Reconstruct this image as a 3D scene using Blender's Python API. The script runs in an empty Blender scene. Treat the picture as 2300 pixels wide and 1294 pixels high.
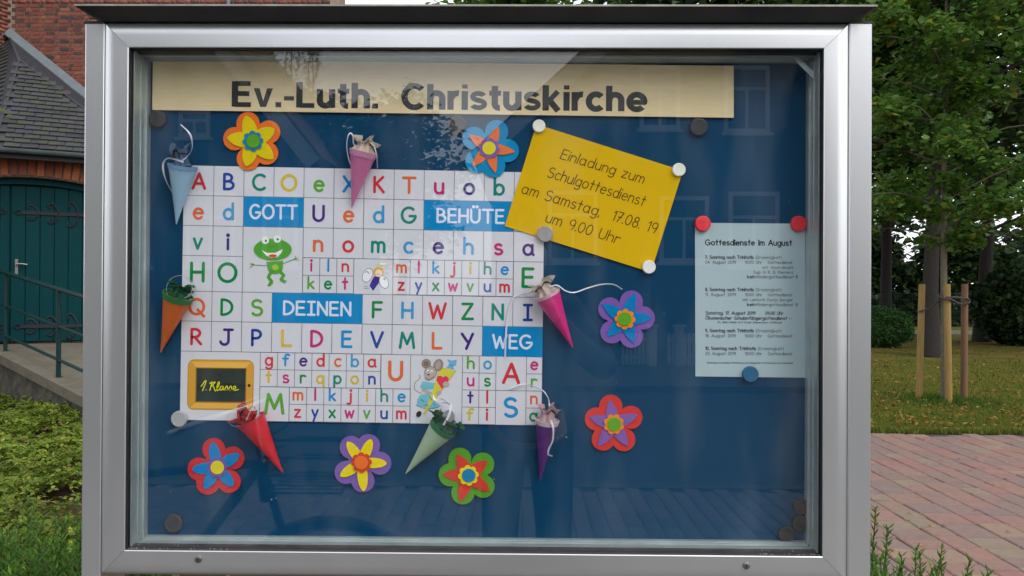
import bpy, math, random
import numpy as np
random.seed(7); RNG = np.random.default_rng(7)
R = math.radians
SC = bpy.context.scene
COL = SC.collection

# ------------------------------------------------------------------ camera
F_PX = 1737.0
CAMP = np.array([0.0893, -1.4406, 1.5])
YAW, PIT, ROL = R(-0.672), R(0.273), R(0.302)
_fw = np.array([math.sin(YAW)*math.cos(PIT), math.cos(YAW)*math.cos(PIT), math.sin(PIT)])
_r = np.array([math.cos(YAW), -math.sin(YAW), 0.0]); _u = np.cross(_r, _fw)
RT = _r*math.cos(ROL)+_u*math.sin(ROL); UP = _u*math.cos(ROL)-_r*math.sin(ROL)
from mathutils import Matrix, Vector
cd = bpy.data.cameras.new('camera'); cam = bpy.data.objects.new('camera', cd); COL.objects.link(cam)
cd.sensor_width = 36.0; cd.lens = 36.0*F_PX/2300.0; cd.clip_start = 0.02; cd.clip_end = 900
cam.matrix_world = Matrix(((RT[0], UP[0], -_fw[0], CAMP[0]), (RT[1], UP[1], -_fw[1], CAMP[1]), (RT[2], UP[2], -_fw[2], CAMP[2]), (0, 0, 0, 1)))
SC.camera = cam
def ray(px, py): return _fw + RT*(px-1150)/F_PX + UP*(647-py)/F_PX
def at(px, py, Y):                      # the point of the plane y = Y seen at pixel (px, py) of the 2300 x 1294 photograph
    d = ray(px, py); return CAMP + d*((Y-CAMP[1])/d[1])
def on_plane(px, py, P0, n):
    d = ray(px, py); return CAMP + d*(np.dot(np.asarray(P0)-CAMP, n)/np.dot(d, n))
def project(P):
    v = np.asarray(P, float)-CAMP; z = v@_fw
    return 1150+F_PX*(v@RT)/z, 647-F_PX*(v@UP)/z, z

# ------------------------------------------------------------------ world, sun, exposure
SUN_EL, SUN_AZ = R(48), R(140)
w = bpy.data.worlds.new('World'); SC.world = w; w.use_nodes = True
nt = w.node_tree; nt.nodes.clear()
out = nt.nodes.new('ShaderNodeOutputWorld'); bg = nt.nodes.new('ShaderNodeBackground')
sky = nt.nodes.new('ShaderNodeTexSky'); sky.sky_type = 'NISHITA'; sky.sun_disc = False
sky.sun_elevation = SUN_EL; sky.sun_rotation = SUN_AZ; sky.air_density = 1.0; sky.dust_density = 4.0
hs = nt.nodes.new('ShaderNodeHueSaturation'); hs.inputs['Saturation'].default_value = 0.22; hs.inputs['Value'].default_value = 0.55
add = nt.nodes.new('ShaderNodeMix'); add.data_type = 'RGBA'; add.blend_type = 'ADD'
add.inputs['Factor'].default_value = 1.0; add.inputs['B'].default_value = (6.9, 7.2, 7.9, 1)   # the even cloud layer
nt.links.new(sky.outputs[0], hs.inputs['Color']); nt.links.new(hs.outputs[0], add.inputs['A'])
nt.links.new(add.outputs['Result'], bg.inputs['Color']); bg.inputs['Strength'].default_value = 0.15
nt.links.new(bg.outputs[0], out.inputs['Surface'])
sd = bpy.data.lights.new('sun', 'SUN'); sd.energy = 0.6; sd.angle = R(25); sd.color = (1.0, 0.96, 0.9)
so = bpy.data.objects.new('sun', sd); COL.objects.link(so)
sdir = Vector((math.sin(SUN_AZ)*math.cos(SUN_EL), math.cos(SUN_AZ)*math.cos(SUN_EL), math.sin(SUN_EL)))
so.rotation_euler = sdir.to_track_quat('Z', 'Y').to_euler(); so.location = (6, -8, 12)
SC.view_settings.view_transform = 'Standard'; SC.view_settings.look = 'None'
SC.view_settings.exposure = 0.2; SC.view_settings.gamma = 1.0
SC.view_settings.use_curve_mapping = False
try:
    SC.cycles.transparent_max_bounces = 16
except Exception: pass

# ------------------------------------------------------------------ helpers
def lin(c): c = c/255.0; return c/12.92 if c <= .04045 else ((c+.055)/1.055)**2.4
def rgb(r, g, b, k=1.0): return tuple(min(.9, lin(x)*k) for x in (r, g, b))
MATS = {}
def mat(name, col, rough=.7, metal=0.0, var=0.0, vscale=8.0, bump=0.0, bscale=60.0, col2=None, island=None, spec=0.5, stretch=None, transl=0.0, objrand=None, sheen=0):
    """principled material; var/col2: noise patches; island/objrand: colours picked per piece; bump: fine relief"""
    if name in MATS: return MATS[name]
    m = bpy.data.materials.new(name); m.use_nodes = True; t = m.node_tree; N = t.nodes; L = t.links
    p = N['Principled BSDF']; p.inputs['Roughness'].default_value = rough; p.inputs['Metallic'].default_value = metal
    p.inputs['Specular IOR Level'].default_value = spec
    p.inputs['Base Color'].default_value = (*col, 1)
    tc = N.new('ShaderNodeTexCoord'); src = tc.outputs['Object']
    if stretch:
        mp = N.new('ShaderNodeMapping'); mp.inputs['Scale'].default_value = stretch; L.new(src, mp.inputs['Vector']); src = mp.outputs[0]
    csock = None
    if island or objrand:
        ramp = N.new('ShaderNodeValToRGB'); cols = island or objrand
        ramp.color_ramp.interpolation = 'LINEAR' if island else 'CONSTANT'
        el = ramp.color_ramp.elements
        while len(el) < len(cols): el.new(.5)
        for i, c in enumerate(cols): el[i].position = i/len(cols) if objrand else i/max(1, len(cols)-1); el[i].color = (*c, 1)
        if island: g = N.new('ShaderNodeNewGeometry'); L.new(g.outputs['Random Per Island'], ramp.inputs[0])
        else: g = N.new('ShaderNodeObjectInfo'); L.new(g.outputs['Random'], ramp.inputs[0])
        csock = ramp.outputs[0]
    if var or col2:
        nz = N.new('ShaderNodeTexNoise'); nz.inputs['Scale'].default_value = vscale; nz.inputs['Detail'].default_value = 6; L.new(src, nz.inputs['Vector'])
        if objrand:                                   # each piece gets its own patch of the grain
            ad = N.new('ShaderNodeVectorMath'); ad.operation = 'ADD'; oi = N.new('ShaderNodeObjectInfo')
            sc_ = N.new('ShaderNodeMath'); sc_.operation = 'MULTIPLY'; sc_.inputs[1].default_value = 37; L.new(oi.outputs['Random'], sc_.inputs[0])
            L.new(src, ad.inputs[0]); L.new(sc_.outputs[0], ad.inputs[1]); L.new(ad.outputs[0], nz.inputs['Vector'])
        if col2:
            mr = N.new('ShaderNodeMapRange'); mr.inputs[1].default_value = .4; mr.inputs[2].default_value = .62; L.new(nz.outputs[0], mr.inputs[0])
            mx = N.new('ShaderNodeMix'); mx.data_type = 'RGBA'; L.new(mr.outputs[0], mx.inputs['Factor'])
            mx.inputs['A'].default_value = (*col, 1); mx.inputs['B'].default_value = (*col2, 1)
            if csock: L.new(csock, mx.inputs['A'])
            csock = mx.outputs['Result']
        if var:
            mr = N.new('ShaderNodeMapRange'); mr.inputs[1].default_value = .25; mr.inputs[2].default_value = .75
            mr.inputs[3].default_value = 1-var; mr.inputs[4].default_value = 1+var; L.new(nz.outputs[0], mr.inputs[0])
            mx = N.new('ShaderNodeVectorMath'); mx.operation = 'MULTIPLY'; 
            if csock: L.new(csock, mx.inputs[0])
            else: mx.inputs[0].default_value = col
            L.new(mr.outputs[0], mx.inputs[1]); csock = mx.outputs[0]
    if csock: L.new(csock, p.inputs['Base Color'])
    if bump:
        nb = N.new('ShaderNodeTexNoise'); nb.inputs['Scale'].default_value = bscale; nb.inputs['Detail'].default_value = 5; L.new(src, nb.inputs['Vector'])
        b = N.new('ShaderNodeBump'); b.inputs['Strength'].default_value = bump; b.inputs['Distance'].default_value = .01
        L.new(nb.outputs[0], b.inputs['Height']); L.new(b.outputs[0], p.inputs['Normal'])
    if transl:
        tr = N.new('ShaderNodeBsdfTranslucent'); ms = N.new('ShaderNodeMixShader'); ms.inputs[0].default_value = transl
        if csock: L.new(csock, tr.inputs[0])
        else: tr.inputs[0].default_value = (*col, 1)
        L.new(p.outputs[0], ms.inputs[1]); L.new(tr.outputs[0], ms.inputs[2]); L.new(ms.outputs[0], N['Material Output'].inputs['Surface'])
    MATS[name] = m; return m

def tag(o, label=None, cat=None, group=None, kind=None):
    if label: o['label'] = label
    if cat: o['category'] = cat
    if group: o['group'] = group
    if kind: o['kind'] = kind
    return o
def wloc(o):
    v = np.zeros(3)
    while o: v = v+np.array(o.location); o = o.parent
    return v
def thing(name, loc, label, cat, group=None):
    o = bpy.data.objects.new(name, None); o.empty_display_size = .05; COL.objects.link(o); o.location = tuple(loc)
    return tag(o, label, cat, group)
def link_mesh(name, me, parent=None, loc=(0, 0, 0)):
    o = bpy.data.objects.new(name, me); COL.objects.link(o); o.location = tuple(loc)
    if parent: o.parent = parent
    return o
def obj(name, V, F, m, parent=None, origin=None, smooth=None, mi=None):
    """one mesh object from world-space vertices; the origin sits at the parent's or at the given point"""
    V = np.asarray(V, float)
    o0 = wloc(parent) if parent else (np.asarray(origin, float) if origin is not None else np.array([V[:, 0].mean(), V[:, 1].mean(), V[:, 2].min()]))
    me = bpy.data.meshes.new(name); me.from_pydata((V-o0).tolist(), [], [list(f) for f in F])
    for x in (m if isinstance(m, (list, tuple)) else [m]): me.materials.append(x)
    if mi is not None: me.polygons.foreach_set('material_index', mi)
    if smooth is not None:
        me.polygons.foreach_set('use_smooth', [True]*len(me.polygons))
        if smooth < 179: me.set_sharp_from_angle(angle=R(smooth))
    me.update()
    o = bpy.data.objects.new(name, me); COL.objects.link(o)
    if parent: o.parent = parent
    else: o.location = tuple(o0)
    return o
class MB:                                  # gathers shapes into one mesh
    def __init__(s): s.V = []; s.F = []; s.M = []
    def add(s, V, F, mi=0):
        k = len(s.V); s.V += [tuple(v) for v in V]; s.F += [tuple(i+k for i in f) for f in F]; s.M += [mi]*len(F); return s
    def box(s, a, b, mi=0):
        (x0, y0, z0), (x1, y1, z1) = a, b
        V = [(x0, y0, z0), (x1, y0, z0), (x1, y1, z0), (x0, y1, z0), (x0, y0, z1), (x1, y0, z1), (x1, y1, z1), (x0, y1, z1)]
        return s.add(V, BOXF, mi)
    def tube(s, pts, rad, seg=8, caps=True, mi=0): return s.add(*tube(pts, rad, seg, caps), mi)
    def make(s, name, m, parent=None, origin=None, smooth=None): return obj(name, s.V, s.F, m, parent, origin, smooth, s.M)
BOXF = [(0, 3, 2, 1), (4, 5, 6, 7), (0, 1, 5, 4), (1, 2, 6, 5), (2, 3, 7, 6), (3, 0, 4, 7)]
def tube(pts, rad, seg=8, caps=True):
    P = [np.asarray(p, float) for p in pts]; n = len(P)
    rad = [rad]*n if not hasattr(rad, '__len__') else rad
    V = []; F = []; ref = None
    for i in range(n):
        t = P[min(i+1, n-1)]-P[max(i-1, 0)]; t = t/(np.linalg.norm(t)+1e-12)
        if ref is None: ref = np.array([0, 0, 1.]) if abs(t[2]) < .9 else np.array([1., 0, 0])
        a = ref-t*np.dot(ref, t); a /= np.linalg.norm(a)+1e-12; b = np.cross(t, a); ref = a
        for k in range(seg):
            th = 2*math.pi*k/seg; V.append(P[i]+rad[i]*(math.cos(th)*a+math.sin(th)*b))
    for i in range(n-1):
        for k in range(seg): F.append((i*seg+k, i*seg+(k+1) % seg, (i+1)*seg+(k+1) % seg, (i+1)*seg+k))
    if caps: F.append(tuple(range(seg))[::-1]); F.append(tuple((n-1)*seg+k for k in range(seg)))
    return V, F
def smooth_path(pts, n=8):                 # Catmull-Rom
    P = [np.asarray(p, float) for p in pts]; P = [2*P[0]-P[1]]+P+[2*P[-1]-P[-2]]; o = []
    for i in range(1, len(P)-2):
        for k in range(n):
            t = k/n; a, b, c, d = P[i-1:i+3]
            o.append(.5*((2*b)+(c-a)*t+(2*a-5*b+4*c-d)*t*t+(3*b-a-3*c+d)*t**3))
    o.append(P[-2]); return o
def scatter(name, tv, tf, P, Rm, S, m, parent=None, origin=(0, 0, 0), kind=None):
    """many small faces as one mesh: template tv/tf copied to points P with rotations Rm and sizes S"""
    tv = np.asarray(tv, float); tf = np.asarray(tf, int); n = len(P); k = len(tv)
    o0 = wloc(parent) if parent else np.asarray(origin, float)
    V = (np.einsum('nij,kj->nki', Rm, tv)*np.asarray(S).reshape(-1, 1, 1)+(np.asarray(P)-o0)[:, None, :]).reshape(-1, 3)
    Fi = (tf[None]+(np.arange(n)*k)[:, None, None]).reshape(-1, tf.shape[1])
    me = bpy.data.meshes.new(name); me.vertices.add(len(V)); me.vertices.foreach_set('co', V.ravel())
    me.loops.add(Fi.size); me.loops.foreach_set('vertex_index', Fi.ravel())
    me.polygons.add(len(Fi)); me.polygons.foreach_set('loop_start', np.arange(len(Fi))*tf.shape[1]); me.polygons.foreach_set('loop_total', np.full(len(Fi), tf.shape[1]))
    me.materials.append(m); me.update(calc_edges=True); me.validate()
    o = bpy.data.objects.new(name, me); COL.objects.link(o)
    if parent: o.parent = parent
    else: o.location = tuple(o0)
    if kind: o['kind'] = kind
    return o
def rots(n, tilt=60, rng=RNG):             # random heading, leaning up to about tilt degrees from flat
    a = rng.uniform(0, 2*np.pi, n); b = np.radians(rng.normal(0, tilt*.6, n)); c = np.radians(rng.normal(0, tilt*.6, n))
    ca, sa, cb, sb, cc, sc = np.cos(a), np.sin(a), np.cos(b), np.sin(b), np.cos(c), np.sin(c); z = np.zeros(n); o = np.ones(n)
    A = np.array([[ca, -sa, z], [sa, ca, z], [z, z, o]]).transpose(2, 0, 1)
    B = np.array([[o, z, z], [z, cb, -sb], [z, sb, cb]]).transpose(2, 0, 1)
    Cc = np.array([[cc, z, sc], [z, o, z], [-sc, z, cc]]).transpose(2, 0, 1)
    return A@B@Cc
LEAF_V = [(0, 0, 0), (.5, .28, .08), (1, .0, -.06), (.5, -.28, .08)]; LEAF_F = [(0, 1, 2), (0, 2, 3)]
LOBE_V = [(0, 0, 0), (.12, .5, .05), (.55, .42, .1), (1, 0, -.08), (.55, -.42, .1), (.12, -.5, .05)]; LOBE_F = [(0, 1, 2), (0, 2, 3), (0, 3, 4), (0, 4, 5)]

# ------------------------------------------------------------------ materials
ALU = mat('anodised_aluminium', (.63, .635, .63), .31, .85, var=.02, vscale=14, bump=.012, bscale=300, stretch=(1, 1, .12))
ALU_IN = mat('inner_aluminium', (.50, .56, .56), .45, .6, var=.12, vscale=20)
BLACK = mat('black_rubber', (.012, .012, .013), .6, bump=.1)
DARKM = mat('dark_roof_sheet', (.035, .033, .03), .55, .3, var=.35, vscale=9, bump=.15, bscale=40)
ROOFEDGE = mat('weathered_zinc_edge', (.30, .29, .25), .55, .6, var=.3, vscale=30)
NAVY = mat('navy_steel_board', (.0005, .047, .114), .55, spec=.12, var=.05, vscale=5, bump=.02, bscale=200)
K = 1.12
def ink(r, g, b): return mat('print_%d_%d_%d' % (r, g, b), rgb(r, g, b, K), .55, spec=.12)
def foam(r, g, b): return mat('foam_%d_%d_%d' % (r, g, b), rgb(r, g, b, K), .9, bump=.25, bscale=900, var=.04, vscale=60, spec=.1)
PAPER = mat('white_paper', (.70, .69, .74), .34, var=.02, vscale=9, bump=.14, bscale=9, spec=.45)
YPAPER = mat('yellow_paper', rgb(214, 172, 0, K), .6, var=.02, vscale=12, bump=.05, bscale=20, spec=.1)
NPAPER = mat('pale_green_paper', (.42, .54, .57), .6, var=.02, vscale=9, bump=.06, bscale=18)

# ------------------------------------------------------------------ ground, road, pavement
GRASSG = mat('lawn_ground', (.085, .10, .012), .95, spec=.1, var=.4, vscale=1.3, col2=(.115, .078, .016), bump=.6, bscale=90)
SOIL = mat('soil', (.05, .026, .016), .95, spec=.1, var=.4, vscale=9, bump=.5, bscale=60)
ASPH = mat('asphalt', (.06, .06, .062), .9, var=.15, vscale=8, bump=.3, bscale=300)
CONC = mat('concrete', (.15, .135, .105), .9, spec=.15, var=.22, vscale=5, bump=.25, bscale=80, col2=(.10, .09, .065))
JOINT = mat('joint_sand', (.045, .038, .03), .95, var=.3, vscale=40, bump=.4, bscale=200)
PAVER = mat('tumbled_paver', (.2, .12, .1), .85, var=.12, vscale=22, bump=.35, bscale=160,
            spec=.15, objrand=[(0.213, 0.128, 0.102), (0.204, 0.124, 0.101), (0.174, 0.12, 0.102), (0.213, 0.147, 0.105), (0.192, 0.126, 0.105), (0.168, 0.121, 0.108), (0.189, 0.144, 0.107), (0.21, 0.116, 0.099), (0.18, 0.124, 0.107), (0.198, 0.13, 0.102)])
PAVERI = mat('tumbled_paver_field', (.2, .12, .1), .85, bump=.3, bscale=160,
             island=[(.25, .125, .105), (.16, .115, .108), (.225, .12, .105), (.22, .175, .11), (.19, .125, .11), (.15, .12, .115), (.25, .115, .10)])
GREYPAVE = mat('grey_paver_field', (.2, .2, .2), .85, bump=.3, bscale=160, island=[(.16, .155, .15), (.19, .18, .17), (.14, .14, .14), (.2, .17, .15), (.17, .16, .16)])
def sheet(name, x0, y0, x1, y1, z, m, parent=None):
    o = obj(name, [(x0, y0, z), (x1, y0, z), (x1, y1, z), (x0, y1, z)], [(0, 1, 2, 3)], m, parent, origin=(0, 0, z)); 
    if not parent: o['kind'] = 'structure'
    return o
sheet('ground', -300, -300, 300, 300, -.02, SOIL)
sheet('road', -120, -10.2, 120, -4.25, -.004, ASPH)
kb = MB()
for i in range(-30, 31): kb.box((i*1.0+.004, -4.25, -.02), (i*1.0+.996, -4.13, .09))
for i in range(-30, 31): kb.box((i*1.0+.004, -10.32, -.02), (i*1.0+.996, -10.2, .09))
tag(kb.make('kerb', CONC, origin=(0, 0, 0)), kind='structure')
pv = sheet('pavement', -60, -4.13, 60, -.35, .075, mat('grey_joint', (.07, .068, .062), .95))
sheet('far_pavement', -60, -13.4, 60, -10.32, .08, CONC)
def paver_mesh(lx, ly, h=.02):             # a worn stone with rounded shoulders
    b = .007; V = [(-lx/2, -ly/2, -h), (lx/2, -ly/2, -h), (lx/2, ly/2, -h), (-lx/2, ly/2, -h),
                   (-lx/2, -ly/2, -b), (lx/2, -ly/2, -b), (lx/2, ly/2, -b), (-lx/2, ly/2, -b),
                   (-lx/2+b, -ly/2+b, 0), (lx/2-b, -ly/2+b, 0), (lx/2-b, ly/2-b, 0), (-lx/2+b, ly/2-b, 0)]
    return V, [(0, 1, 5, 4), (1, 2, 6, 5), (2, 3, 7, 6), (3, 0, 4, 7), (4, 5, 9, 8), (5, 6, 10, 9), (6, 7, 11, 10), (7, 4, 8, 11), (8, 9, 10, 11)]
def to_np(F): return np.array(F)
path = sheet('path', 1.25, 1.2, 9.5, 6.88, .001, JOINT)
fields = {}; single = []
x = 1.3
while x < 9.3:
    cw = random.choice([.165, .2, .2, .24]); y = 1.22+random.uniform(0, .2)
    while y < 6.85:
        ln = random.choice([.16, .2, .16, .24, .28])
        if y+ln > 6.88: break
        p = (x+cw/2+random.uniform(-.003, .003), y+ln/2, .020+random.uniform(-.002, .002)); a, b, d = project(p)
        if 1935 < a < 2345 and 950 < b < 1330: single.append((d, p, cw, ln))
        else: fields.setdefault((cw, ln), []).append(p)
        y += ln
    x += cw
single.sort()
for d, p, cw, ln in single[300:]: fields.setdefault((cw, ln), []).append(p)
pm = {}
for d, p, cw, ln in single[:300]:
    if (cw, ln) not in pm:
        me = bpy.data.meshes.new('paver'); V, Fc = paver_mesh(cw-.009, ln-.009); me.from_pydata(V, [], Fc); me.materials.append(PAVER); pm[cw, ln] = me
    o = link_mesh('paver', pm[cw, ln], path, np.array(p)-wloc(path)); o.rotation_euler = (R(random.uniform(-.8, .8)), R(random.uniform(-.8, .8)), R(random.uniform(-1.6, 1.6)))
pall = []
for (cw, ln), ps in fields.items():
    V, Fc = paver_mesh(cw-.009, ln-.009); V = np.array(V); Fq = [f for f in Fc]
    for p in ps: pall.append((V+np.array(p), Fq))
mbp = MB()
for V, Fq in pall: mbp.add(V, Fq)
mbp.make('paver_field', PAVERI, path)['kind'] = 'stuff'
# street-side pavement in front of the case
ps = []
for i in range(-28, 30):
    y = -4.1+(i % 2)*.1
    while y < -.45: ps.append((i*.105+.05, y+.1, .094+random.uniform(-.001, .001))); y += .205
V, Fc = paver_mesh(.1025, .2, .012); scatter('paver_field', V, Fc, np.array(ps), np.tile(np.eye(3), (len(ps), 1, 1)), np.ones(len(ps)), GREYPAVE, pv, kind='stuff')

lawn = sheet('lawn', 1.2, 6.90, 40, 40, .004, GRASSG)
sheet('far_path', 2, 27.2, 60, 31, .012, CONC)
# lawn blades, fallen leaves
BLADE_V = [(-.1, 0, 0), (.1, 0, 0), (0, .35, 1)]; BLADE_F = [(0, 1, 2)]
GRASS = mat('grass_blades', (.06, .09, .02), .8, spec=.15, island=[(.075, .13, .014), (.11, .145, .018), (.14, .12, .024), (.09, .155, .018)], transl=.3)
n = 52000; yy = 6.93+(RNG.random(n)**1.8)*9; xx = yy*0+RNG.uniform(0, 1, n)*(1+yy*.42)+yy*.36+.9
Rm = rots(n, 25)
o = scatter('grass', BLADE_V, BLADE_F, np.stack([xx, yy, np.full(n, .003)], 1), Rm, RNG.uniform(.025, .06, n), GRASS, None, kind='stuff'); tag(o, 'short patchy lawn grass beyond the brick path', 'grass')
n = 3200; a_ = RNG.uniform(0, 6.28, n); r_ = np.abs(RNG.normal(0, .36, n))
TC = at(2125, 893, 9.35); TC[2] = 0
o = scatter('grass_tuft', BLADE_V, BLADE_F, np.stack([TC[0]+r_*np.cos(a_), TC[1]+r_*np.sin(a_), np.full(n, .0)], 1), rots(n, 25), RNG.uniform(.04, .11, n), mat('tuft_blades', (.05, .1, .02), .8, spec=.15, island=[(.05, .10, .016), (.09, .14, .02)], transl=.3), None, kind='stuff'); tag(o, 'taller green grass ringing the foot of the staked young tree', 'grass')
LITTER = mat('fallen_leaves', (.2, .1, .03), .9, spec=.1, island=[(.15, .06, .015), (.22, .12, .03), (.11, .05, .015), (.26, .19, .06)])
n = 4200; yy = 6.95+(RNG.random(n)**1.3)*15; xx = RNG.uniform(0, 1, n)*(1+yy*.42)+yy*.36+.9
o = scatter('fallen_leaves', LOBE_V, LOBE_F, np.stack([xx, yy, RNG.uniform(.03, .05, n)], 1), rots(n, 30), RNG.uniform(.018, .05, n), LITTER, None, kind='stuff'); tag(o, 'dry brown fallen leaves scattered over the lawn', 'leaves')
n = 90; yy = RNG.uniform(2.4, 6.8, n); xx = RNG.uniform(0, 1, n)*(1+yy*.42)+yy*.38+.9
o = scatter('fallen_leaves', LOBE_V, LOBE_F, np.stack([xx, yy, np.full(n, .03)], 1), rots(n, 12), RNG.uniform(.012, .03, n), LITTER, None, kind='stuff'); tag(o, 'few small dry leaf scraps lying on the brick path', 'leaves')
n = 1600; yy = 6.87+RNG.uniform(-.03, .06, n); xx = RNG.uniform(2.5, 7, n)
o = scatter('grass_edge', BLADE_V, BLADE_F, np.stack([xx, yy, np.full(n, .01)], 1), rots(n, 30), RNG.uniform(.03, .1, n), GRASS, None, kind='stuff'); tag(o, 'ragged grass fringe creeping over the edge of the brick path', 'grass')

# ------------------------------------------------------------------ church with its porch
BRICKM = mat('church_brick', (.2, .06, .04), .88, var=.22, vscale=14, bump=.4, bscale=90,
             objrand=[(.17, .045, .03), (.20, .06, .037), (.145, .04, .027), (.19, .055, .033), (.23, .08, .045), (.15, .045, .03), (.19, .05, .03), (.05, .032, .028), (.17, .06, .04), (.21, .055, .033), (.165, .045, .03), (.09, .035, .027)])
BRICKF = mat('church_brick_field', (.2, .06, .04), .88, bump=.4, bscale=90, island=[(.17, .045, .03), (.2, .06, .04), (.145, .04, .027), (.23, .08, .045), (.15, .045, .03), (.06, .034, .028), (.19, .05, .03)])
ARCHB = mat('arch_brick', (.3, .1, .045), .85, var=.2, vscale=14, bump=.35, bscale=90, objrand=[(.32, .085, .035), (.26, .07, .03), (.37, .13, .045), (.22, .06, .03), (.35, .10, .04), (.19, .055, .03)])
MORTAR = mat('lime_mortar', (.27, .19, .14), .95, var=.25, vscale=10, bump=.4, bscale=120)
SLATE = mat('slate', (.1, .1, .115), .62, var=.22, vscale=5, bump=.25, bscale=50, objrand=[(.046, .044, .058), (.032, .032, .04), (.056, .054, .064), (.038, .038, .045), (.05, .05, .046)], col2=(.044, .047, .034), spec=.2)
SLATEP = mat('slate_plane', (.04, .042, .048), .7, spec=.15, var=.2, vscale=6, bump=.3, bscale=30)
LEAD = mat('lead_flashing', (.13, .155, .165), .5, .3, var=.15, vscale=6, bump=.2, bscale=20)
TEAL = mat('teal_door_paint', (.0008, .034, .038), .55, spec=.1, var=.12, vscale=5, bump=.08, bscale=30, stretch=(6, 6, 1))
IRON = mat('dark_iron', (.014, .010, .013), .7, .1, bump=.2)
STEEL = mat('worn_steel', (.24, .23, .215), .5, 1.0, var=.15, vscale=30)
RAILG = mat('green_rail_paint', (.004, .027, .027), .45, spec=.25, var=.15, vscale=8, bump=.05)
YW = 13.56                                  # plane of the main wall
church = thing('church', at(300, 655, YW)*np.array([1, 1, 0]), 'red brick church with slate roofed porch and dark teal door', 'church')
xl, xr = at(25, 300, YW)[0], at(762, 5, YW)[0]
wall = MB().box((xl, YW, 0), (xr, YW+.5, 13)).make('wall', MORTAR, church)
bl, bh = .172, .061
def bmesh_(name, lx, ly, lz, m):
    V = [(sx*lx/2, sy*ly/2, sz*lz/2) for sz in (-1, 1) for sx, sy in ((-1, -1), (1, -1), (1, 1), (-1, 1))]
    me = bpy.data.meshes.new(name); me.from_pydata(V, [], BOXF); me.materials.append(m); return me
me_s = bmesh_('brick', bl, .05, bh, BRICKM); me_h = bmesh_('brick', .082, .05, bh, BRICKM)
fs, fh = [], []; cnt = 0; z = .04; row = 0
while z < 12.9:
    xx_ = xl+.006+(0 if row % 2 else .06); k = row
    if row % 2 == 0: pass
    while xx_ < xr-.23:
        st = (k % 2 == 0); L_ = bl if st else .082; c = (xx_+L_/2, YW+.012+random.uniform(-.003, .003), z+bh/2)
        a, b, d = project(c)
        vis = (-15 < a < 200 and -8 < b < 330 and b < 100+(a-22)*.9 + 60) or (185 <= a < 775 and -8 < b < 20)
        if vis and cnt < 300:
            o = link_mesh('brick', me_s if st else me_h, wall, np.array(c)-wloc(wall)); cnt += 1
        else: (fs if st else fh).append(c)
        xx_ += L_+.015; k += 1
    z += .0775; row += 1
for lst, L_ in ((fs, bl), (fh, .082)):
    V = [(sx*L_/2, sy*.025, sz*bh/2) for sz in (-1, 1) for sx, sy in ((-1, -1), (1, -1), (1, 1), (-1, 1))]
    scatter('brick_field', V, BOXF, np.array(lst), np.tile(np.eye(3), (len(lst), 1, 1)), np.ones(len(lst)), BRICKF, wall, kind='stuff')
# projecting block to the left of the corner
pd = np.array([-.42, -1.0, 0]); pd /= np.linalg.norm(pd)
A0 = np.array([xl, YW, 0]); pn = np.array([-pd[1], pd[0], 0]); A1 = A0+pd*2.6
V = [A0, A1, A1-pn*2.5, A0-pn*2.5]; V = [tuple(v) for v in V]+[(v[0], v[1], 13) for v in V]
side = obj('side_wall', V, BOXF, MORTAR, church)
ps = []; z = .04; row = 0
while z < 12.9:
    s = .02+(row % 2)*.06
    while s < 2.4: ps.append(A0+pd*(s+.11)+pn*.006+np.array([0, 0, z+bh/2])); s += .187
    z += .0775; row += 1
Rm = np.array([[pd[0], pn[0], 0], [pd[1], pn[1], 0], [0, 0, 1]])
V = [(sx*bl/2, sy*.02, sz*bh/2) for sz in (-1, 1) for sx, sy in ((-1, -1), (1, -1), (1, 1), (-1, 1))]
scatter('brick_field', V, BOXF, np.array(ps), np.tile(Rm, (len(ps), 1, 1)), np.ones(len(ps)), BRICKF, side, kind='stuff')
dp = at(513, 5, YW-.08); MB().tube([(dp[0], YW-.08, 5), (dp[0], YW-.08, 13)], .045, 10).make('downpipe', LEAD, church, smooth=40)

# porch: front plane turned away to the right
P0 = at(0, 655, 8.9); e = np.array([math.cos(R(27)), math.sin(R(27)), 0]); nn = np.array([e[1], -e[0], 0])
zt = at(0, 772, 8.9)[2]                      # level of the landing
def fp(px, py, off=0.0): return on_plane(px, py, P0+nn*off, nn)
def lp(s, d, z): q = P0+e*s+nn*d; return np.array([q[0], q[1], z])
def s_of(px): return float(np.dot(fp(px, 655)-P0, e))
def lbox(mb, s0, s1, d0, d1, z0, z1): mb.add([lp(s0, d0, z0), lp(s1, d0, z0), lp(s1, d1, z0), lp(s0, d1, z0), lp(s0, d0, z1), lp(s1, d0, z1), lp(s1, d1, z1), lp(s0, d1, z1)], BOXF); return mb
zeave = fp(90, 338, .3)[2]
sd0, sd1 = s_of(18), s_of(18)+1.02          # right door leaf
scn = s_of(70); half = 1.35; rise = .26; zsp = fp(80, 398)[2]-rise
def arch_z(s, extra=0.0):
    rad = (half**2+rise**2)/(2*rise); zc = zsp+rise-rad; q = (rad+extra)**2-(s-scn)**2
    return zc+math.sqrt(max(q, 0))
pw = MB(); NS = 16                            # porch wall with an arched opening
lbox(pw, scn-half-1.2, scn-half, -.35, 0, 0, zeave+.05); lbox(pw, scn+half, scn+half+1.0, -.35, 0, 0, zeave+.05)
for i in range(NS):
    s0 = scn-half+2*half*i/NS; s1 = scn-half+2*half*(i+1)/NS
    pw.add([lp(s0, -.35, arch_z(s0)), lp(s1, -.35, arch_z(s1)), lp(s1, 0, arch_z(s1)), lp(s0, 0, arch_z(s0)), lp(s0, -.35, zeave+.05), lp(s1, -.35, zeave+.05), lp(s1, 0, zeave+.05), lp(s0, 0, zeave+.05)], BOXF)
pwo = pw.make('porch_wall', MORTAR, church)
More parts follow.
